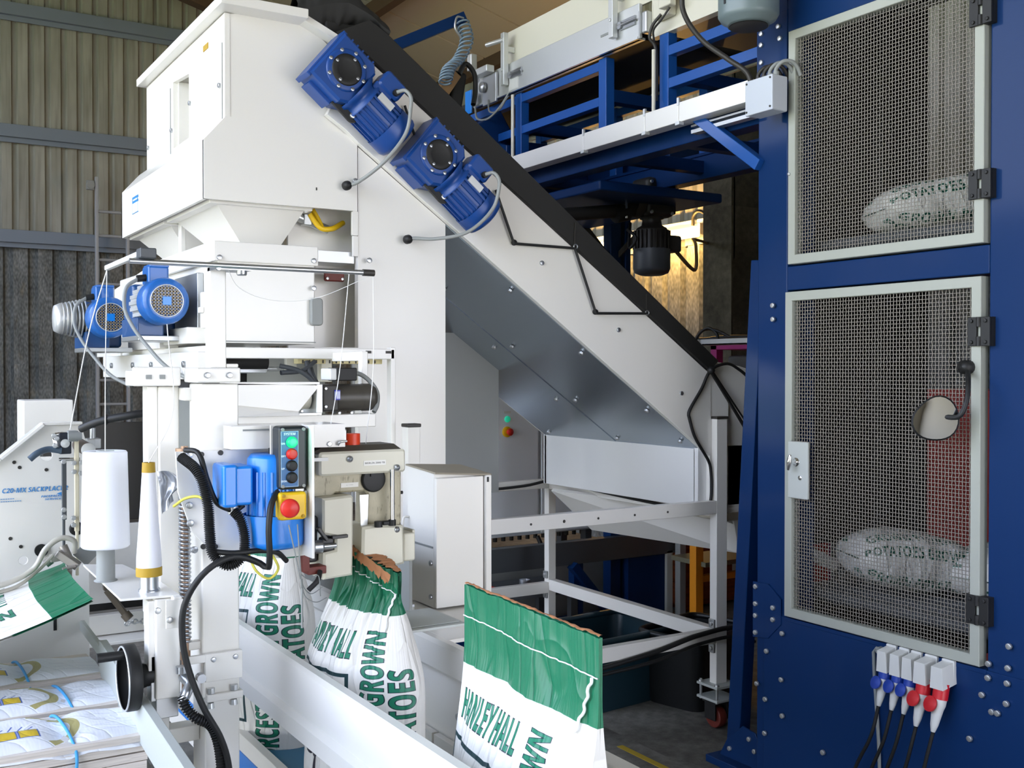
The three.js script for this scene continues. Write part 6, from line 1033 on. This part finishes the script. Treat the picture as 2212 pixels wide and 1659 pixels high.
// ---------- bundles of folded sacks ----------
{
  const bt = canvasTex(512, 256, (c, w, h) => {
    c.fillStyle = '#eef0f6'; c.fillRect(0, 0, w, h);
    c.fillStyle = '#d9b92e'; c.strokeStyle = '#4a63b0'; c.lineWidth = 3;
    for (let i = 0; i < 4; i++) { c.fillRect(20 + i * 44, h * 0.52, 40, h * 0.2); c.strokeRect(20 + i * 44, h * 0.52, 40, h * 0.2); }
    c.beginPath(); for (let i = 0; i < 9; i++) { c.moveTo(14 + i * 20, h * 0.5); c.lineTo(26 + i * 20, h * 0.36 + (i % 3) * 8); } c.stroke();
    c.strokeStyle = '#b7ac72'; c.lineWidth = 20; c.beginPath(); c.moveTo(225, h * 0.2); c.bezierCurveTo(285, h * 0.35, 290, h * 0.65, 210, h * 0.86); c.stroke();
    c.fillStyle = '#b7ac72'; c.fillRect(180, h * 0.12, 50, 18);
    c.strokeStyle = '#cfd3e2'; c.lineWidth = 2; for (let i = 0; i < 5; i++) { c.beginPath(); c.moveTo(300, 40 + i * 40); c.lineTo(500, 46 + i * 38); c.stroke(); }
  });
  const plies = tex(64, 256, (x, y) => { const v = 188 + 20 * noise.noise(x / 30, y / 2.3, 1) + 16 * noise.noise(x / 9, y / 9, 4); return [cl(v + 32), cl(v + 22), cl(v + 12)]; }, true, [2, 8]);
  const side = new THREE.MeshStandardMaterial({ map: plies, roughness: 0.9 }), top = new THREE.MeshStandardMaterial({ map: bt, roughness: 0.55, bumpMap: crease, bumpScale: 0.004 });
  const bundle = (label, z0, z1, x1, h, sx, sd) => {
    const t = thing('sack_bundle', label, 'bundle', [0, 0.72, (z0 + z1) / 2]), x0 = -0.35, top_ = 0.72 + h;
    const wav = (x, z) => 0.007 * noise.noise(x * 9, z * 14, sd) - 0.03 * Math.exp(-(((x - sx) / 0.03) ** 2)) * 0.4 - 0.02 * Math.pow(Math.max(0, (x - 0.3) / 0.25), 2) * 0.6;
    const N = 5, slabs = [];
    for (let i = 0; i < N; i++) { const a = 0.72 + h * i / N * 0.96, b = 0.72 + h * (i + 1) / N * 0.96, j = 0.004 * noise.noise(i * 1.7, sd, 2); slabs.push(hull([[x0, a, z1 + j], [x1 + j * 2, a, z1 + j], [x1 + j * 2, b + wav(x1, z1) * i / N, z1 + j], [x0, b, z1 + j], [x0, a, z0 + j], [x1 + j * 2, a, z0 + j], [x1 + j * 2, b + wav(x1, z0) * i / N, z0 + j], [x0, b, z0 + j]])); }
    const st = part('paper_stack', slabs, side, t); st.userData.kind = 'stuff';
    part('top_sheet', grid(50, 20, (u, v) => { const x = x0 + u * (x1 + 0.004 - x0), z = z0 + v * (z1 - z0 + 0.004), e = Math.pow(Math.max(0, v - 0.8) / 0.2, 2) * 0.03 + Math.pow(Math.max(0, 0.2 - v) / 0.2, 2) * 0.02; return [x, top_ + 0.004 + wav(x, z) - e, z]; }, (u, v) => [(x0 + u * (x1 - x0) - 0.2) / 0.5 + 0.12, 1 - v]), top, t);
    const y = top_ + 0.006 + wav(sx, (z0 + z1) / 2), zc = z1 + 0.006;
    part('string', [tube([[sx, 0.73, z0 - 0.005], [sx, top_ - 0.02, z0 - 0.004], [sx + 0.005, y, z0 + 0.03], [sx + 0.012, y, z1 - 0.04], [sx + 0.016, top_ - 0.03, zc], [sx + 0.012, 0.76, zc + 0.002], [sx - 0.01, 0.73, zc]], 0.0035, 6, 50)], M.string, t, 'blue binding twine');
    return t;
  };
  bundle('nearest bundle of flat paper sacks tied with blue twine, at the lower left corner', -2.6, -2.36, 0.535, 0.108, 0.375, 3.1);
  bundle('middle bundle of flat paper sacks tied with blue twine, on the sack placer table', -2.88, -2.645, 0.545, 0.1, 0.42, 7.7);
  bundle('farthest bundle of flat paper sacks tied with blue twine, next to the lifted empty sack', -3.16, -2.92, 0.55, 0.1, 0.36, 12.4);
}

// ---------- behind the machines ----------
{
  const t = thing('ladder', 'tall aluminium ladder standing against the back wall', 'ladder', [2.35, 0, -11.9]);
  const al = mat(0xa9adb2, 0.4, 0.3);
  part('stile', B(2.185, 2.215, 0, 3.64, -11.93, -11.87), al, t); part('stile', B(2.5, 2.53, 0, 3.3, -11.93, -11.87), al, t);
  for (let i = 0; i < 13; i++) part('rung', cyl([2.2, 0.22 + i * 0.255, -11.9], [2.52, 0.22 + i * 0.255, -11.9], 0.016, 0.016, 10), al, t);
  part('hook', [B(2.1, 2.18, 3.5, 3.6, -11.93, -11.88, 0.01), cyl([2.14, 3.55, -11.93], [2.14, 3.55, -11.86], 0.04)], M.grey, t);
}
{
  const t = thing('switch_cabinet', 'pale blue-grey electrical cabinet with green lamp and red emergency button behind the elevator', 'cabinet', [3.7, 0.55, -5.75]);
  const g = mat(0xe2e8ee, 0.4);
  part('body', B(3.22, 4.13, 0.57, 1.85, -5.61, -6.0, 0.004), g, t);
  const cd = part('door', B(3.23, 3.648, 0.59, 1.83, -5.585, -5.61, 0.004), g, t); part('door', B(3.672, 4.12, 0.58, 1.83, -5.585, -5.61, 0.004), g, t);
  part('green_lamp', lathe([[0.02, 0], [0.02, 0.006], [0.014, 0.012], [0, 0.014]], [3.419, 1.3, -5.585], [0, 0, 1], 18), new THREE.MeshStandardMaterial({ color: 0x35c9a5, emissive: 0x20c090, emissiveIntensity: 0.4 }), cd, 'green signal lamp');
  part('lamp_label', B(3.395, 3.445, 1.335, 1.35, -5.583, -5.586, 0), M.plug, cd);
  part('stop_plate', lathe([[0.033, 0], [0.033, 0.006], [0.02, 0.008], [0, 0.008]], [3.416, 1.222, -5.585], [0, 0, 1], 22), M.yellow, cd, 'yellow emergency plate');
  part('stop_button', lathe([[0.012, 0], [0.012, 0.014], [0.022, 0.018], [0.022, 0.03], [0, 0.034]], [3.42, 1.222, -5.58], [0.15, 0, 1], 20), M.red, cd, 'red emergency button');
  part('glands', Array.from({ length: 14 }, (_, i) => cyl([3.28 + i * 0.06, 0.57, -5.7], [3.28 + i * 0.06, 0.53, -5.7], 0.014, 0.014, 8)), M.dark, t).userData.kind = 'stuff';
  each('stand', [B(3.22, 4.35, 0.37, 0.5, -5.62, -5.68), B(3.25, 3.3, 0, 0.57, -5.64, -5.7), B(4.05, 4.1, 0, 0.57, -5.64, -5.7), B(3.25, 3.3, 0, 0.57, -5.92, -5.98), B(4.05, 4.1, 0, 0.57, -5.92, -5.98)], M.graphite, t);
  part('cable', tube([[3.65, 0.56, -5.6], [3.67, 0.5, -5.58], [3.7, 0.46, -5.58]], 0.014, 8), M.black, t);
}
{
  const t = thing('work_bench', 'cluttered low steel work bench seen through the leg frame', 'bench', [3.3, 0, -5.25]);
  part('top', B(2.9, 3.6, 0.31, 0.34, -5.45, -5.05), M.graphite, t);
  each('leg', [B(2.92, 2.97, 0, 0.31, -5.1, -5.06), B(3.53, 3.58, 0, 0.31, -5.1, -5.06), B(2.92, 2.97, 0, 0.31, -5.44, -5.4), B(3.53, 3.58, 0, 0.31, -5.44, -5.4)], M.graphite, t);
  solo('vice', [B(2.98, 3.05, 0.34, 0.39, -5.14, -5.09, 0.01), B(3.05, 3.08, 0.345, 0.37, -5.13, -5.1)], M.red, 'small red vice at the left end of the low bench', 'vice', [3.02, 0.34, -5.12]);
  solo('tin', lathe([[0, 0], [0.032, 0], [0.032, 0.06], [0.03, 0.06], [0.03, 0.01], [0, 0.01]], [3.27, 0.34, -5.15], [0, 1, 0], 20), M.steel, 'shiny tin on the low bench', 'tin', [3.27, 0.34, -5.15]);
  solo('wrench', [bar([3.1, 0.352, -5.2], [3.22, 0.352, -5.1], 0.02, 0.01), bar([2.93, 0.36, -5.12], [2.99, 0.4, -5.12], 0.018, 0.01)], M.steel, 'steel wrench lying on the low bench', 'wrench', [3.1, 0.345, -5.15]);
  solo('chain_coil', [new THREE.TorusGeometry(0.05, 0.012, 6, 20).rotateX(Math.PI / 2).translate(3.2, 0.353, -5.12), B(3.1, 3.16, 0.34, 0.37, -5.1, -5.06, 0.008)], mat(0x5b4a3c, 0.6), 'rusty chain coil on the low bench', 'chain', [3.2, 0.34, -5.12]);
}
{
  const t = thing('steel_trestle', 'dark blue steel trestle with a diagonal brace behind the leg frame', 'trestle', [3.9, 0, -5.3]);
  part('beam', B(3.1, 4.55, 0.42, 0.56, -5.3, -5.36), M.graphite, t);
  part('post', B(3.72, 3.79, 0, 0.42, -5.3, -5.36), M.navy, t); part('post', B(4.15, 4.45, 0, 0.42, -5.32, -5.36), M.navy, t);
  part('brace', bar([3.7, 0.42, -5.29], [4.05, 0.02, -5.29], 0.06, 0.05), M.navy, t);
  part('edge_post', B(4.45, 4.5, 0, 0.44, -5.3, -5.35), M.paleGrey, t, 'pale edge post');
  part('back_sheet', B(3.0, 4.1, 0, 0.42, -5.5, -5.51, 0), M.grey, t);
  part('base', B(2.6, 4.1, 0, 0.12, -5.2, -5.3), M.navy, t);
}
{
  const t = thing('leveling_stool', 'small pale steel stool beside the far leg of the frame', 'stool', [3.42, 0, -4.9]);
  part('seat', B(3.31, 3.52, 0.165, 0.2, -4.98, -4.78, 0.004), M.paleGrey, t);
  part('leg', B(3.47, 3.5, 0, 0.165, -4.82, -4.79), M.white, t); part('leg', B(3.33, 3.36, 0, 0.165, -4.97, -4.94), M.white, t);
}
{
  const wood = mat(0xa8632f, 0.8, 0, { map: tex(256, 128, (x, y) => { const s = 40 * noise.noise(x / 60, y / 5, 2) + 22 * noise.noise(x / 14, y / 9, 5); return [cl(205 + s), cl(165 + s), cl(120 + s)]; }, true, [1.2, 2]) });
  const t = thing('wooden_box', 'orange-brown wooden potato box on the floor against the right wall', 'crate', [5.3, 0, -5.7]);
  for (let i = 0; i < 3; i++) { part('plank', B(4.65, 5.75, 0.02 + i * 0.17, 0.18 + i * 0.17, -5.42, -5.45, 0.004), wood, t); part('plank', B(4.65, 4.68, 0.02 + i * 0.17, 0.18 + i * 0.17, -6.0, -5.45, 0.004), wood, t); }
  part('corner_post', B(4.66, 4.74, 0, 0.56, -5.4, -5.43), wood, t); part('corner_post', B(5.6, 5.7, 0, 0.56, -5.4, -5.43), wood, t);
  part('floor_board', B(4.65, 5.75, 0.02, 0.05, -6.0, -5.45), wood, t);
  each('paint_mark', [B(5.0, 5.03, 0.18, 0.3, -5.416, -5.42, 0), B(5.13, 5.18, 0.18, 0.31, -5.416, -5.42, 0)], M.plug, t, 'pale painted strokes');
  const t2 = thing('wooden_box', 'darker wooden potato box stacked higher behind the orange-brown one', 'crate', [5.3, 0, -6.3]);
  const dk = mat(0x4e3a26, 0.85);
  for (let i = 0; i < 5; i++) part('plank', B(4.7, 5.8, 0.02 + i * 0.19, 0.2 + i * 0.19, -6.05, -6.1, 0.004), dk, t2);
  part('corner_post', B(4.72, 4.86, 0, 1.0, -6.02, -6.06), wood, t2);
  const t3 = thing('trestle_table', 'small table with bright orange legs below the elevator tail', 'table', [4.7, 0, -4.9]);
  const og = mat(0xd98a1c, 0.45);
  part('leg', B(4.36, 4.42, 0, 0.62, -4.98, -4.92), og, t3); part('leg', B(5.2, 5.26, 0, 0.4, -4.98, -4.92), og, t3);
  part('rail', B(4.42, 5.2, 0.3, 0.34, -4.97, -4.93), og, t3); part('top', B(4.4, 5.3, 0.4, 0.43, -5.2, -4.88), mat(0x6d6a55, 0.7), t3);
  solo('timber', B(4.0, 4.9, 0, 0.06, -4.9, -4.8), og, 'orange timber lying on the floor behind the bins', 'timber', [4.45, 0, -4.85]);
  solo('drum', lathe([[0, 0], [0.15, 0], [0.16, 0.02], [0.16, 0.36], [0.13, 0.4], [0, 0.41]], [4.75, 0, -4.6], [0, 1, 0], 28), M.rubber, 'black drum under the orange-legged table', 'drum', [4.75, 0, -4.6]);
}
function tub(label, x, z, turn, w, d, h, m) {      // moulded plastic tub with a rolled rim
  const t = thing('plastic_tub', label, 'tub', [x, 0, z]); t.rotation.y = turn; t.org = [0, 0, 0];
  const k = 0.86, ring4 = (s, y) => { const o = rrect(-w / 2 * s, w / 2 * s, -d / 2 * s, d / 2 * s, 0.06, 4); return o.map(([a, b]) => [a, y, b]); };
  const shell = (r0, r1) => { const n = r0.length; return grid(n, 1, (u, v) => { const i = Math.round(u * n) % n; return v ? r1[i] : r0[i]; }); };
  const out = shell(ring4(k, 0), ring4(1, h)), inn = shell(ring4(0.97, h), ring4(k * 0.97, 0.02));
  part('wall', [out, inn, prismY(rrect(-w / 2 * k, w / 2 * k, -d / 2 * k, d / 2 * k, 0.06, 4), 0, 0.02)], m, t);
  part('rim', new THREE.TubeGeometry(new THREE.CatmullRomCurve3(ring4(1, h).map((p) => V(...p)), true), 80, 0.016, 8, true), m, t);
  return t;
}
tub('dark blue-green plastic tub under the leg frame, its empty inside visible', 3.12, -4.2, 0.1, 0.6, 0.44, 0.34, mat(0x17303a, 0.35));
tub('black plastic tub standing in front of the dark blue-green one', 3.5, -3.95, 0.25, 0.48, 0.36, 0.34, mat(0x141618, 0.35));
solo('floor_marking', [B(2.75, 3.35, 0.001, 0.003, -3.16, -3.13, 0), B(2.75, 2.78, 0.001, 0.003, -3.6, -3.13, 0)], mat(0xb49a2c, 0.8), 'worn yellow paint line on the concrete floor', 'floor marking', [3, 0, -3.2]);
{ // frame and shelf behind the thread tray
  const t = thing('rear_frame', 'white steel rear frame with a dark slot and shelf seen below the thread tray', 'frame', [0.9, 0, -4.2]);
  part('plate', B(0.6, 1.25, 0.725, 1.02, -4.2, -4.22), M.white, t); part('plate', B(0.6, 1.25, 0.615, 0.69, -4.16, -4.2), M.white, t);
  part('slot_back', B(0.6, 1.25, 0.69, 0.725, -4.24, -4.25), M.black, t); part('shelf', B(0.6, 1.25, 0.6, 0.612, -4.05, -4.2), M.white, t);
  part('dark_panel', B(0.6, 1.25, 1.02, 1.4, -4.3, -4.31), M.dark, t);
  each('leg', [B(0.62, 0.67, 0, 0.61, -4.2, -4.24), B(1.2, 1.25, 0, 0.61, -4.2, -4.24)], M.white, t);
  part('crank', [bar([0.775, 0.9, -4.12], [0.79, 0.79, -4.12], 0.02, 0.02), bar([0.79, 0.79, -4.12], [0.85, 0.7, -4.1], 0.025, 0.02), cyl([0.85, 0.7, -4.1], [0.865, 0.68, -4.09], 0.018)], mat(0x5f5648, 0.5, 0.4), t, 'worn brown crank lever');
  part('crank_grip', bar([0.8, 0.9, -4.11], [0.81, 0.8, -4.11], 0.012, 0.01), M.red, t, 'red strip');
  part('chain', Array.from({ length: 7 }, (_, i) => new THREE.TorusGeometry(0.009, 0.003, 5, 10).rotateX(i % 2 ? 1.2 : 0.2).translate(0.865 + i * 0.014, 0.655 + 0.002 * (i % 3), -4.13)), M.zinc, t).userData.kind = 'stuff';
}
solo('fallen_sack', grid(30, 20, (u, v) => [0.97 + 0.28 * u, 0.505 + 0.12 * Math.sin(Math.PI * u) * Math.sin(Math.PI * v) + 0.02 * noise.noise(u * 6, v * 6, 2), -3.75 + 0.5 * v]), mat(0x12704a, 0.6), 'crumpled green sack end lying on the teal belt', 'sack', [1.1, 0.5, -3.5]);
solo('waste_sack', grid(24, 16, (u, v) => [0.6 + 0.32 * u, 0.01 + 0.3 * Math.sin(Math.PI * u) * Math.sin(Math.PI * v) + 0.03 * noise.noise(u * 5, v * 5, 7), -3.0 + 0.45 * v]), mat(0x0f5a3c, 0.6), 'dark green sack on the floor under the sewing stand', 'sack', [0.75, 0, -2.8]);

renderer.render(scene, camera);
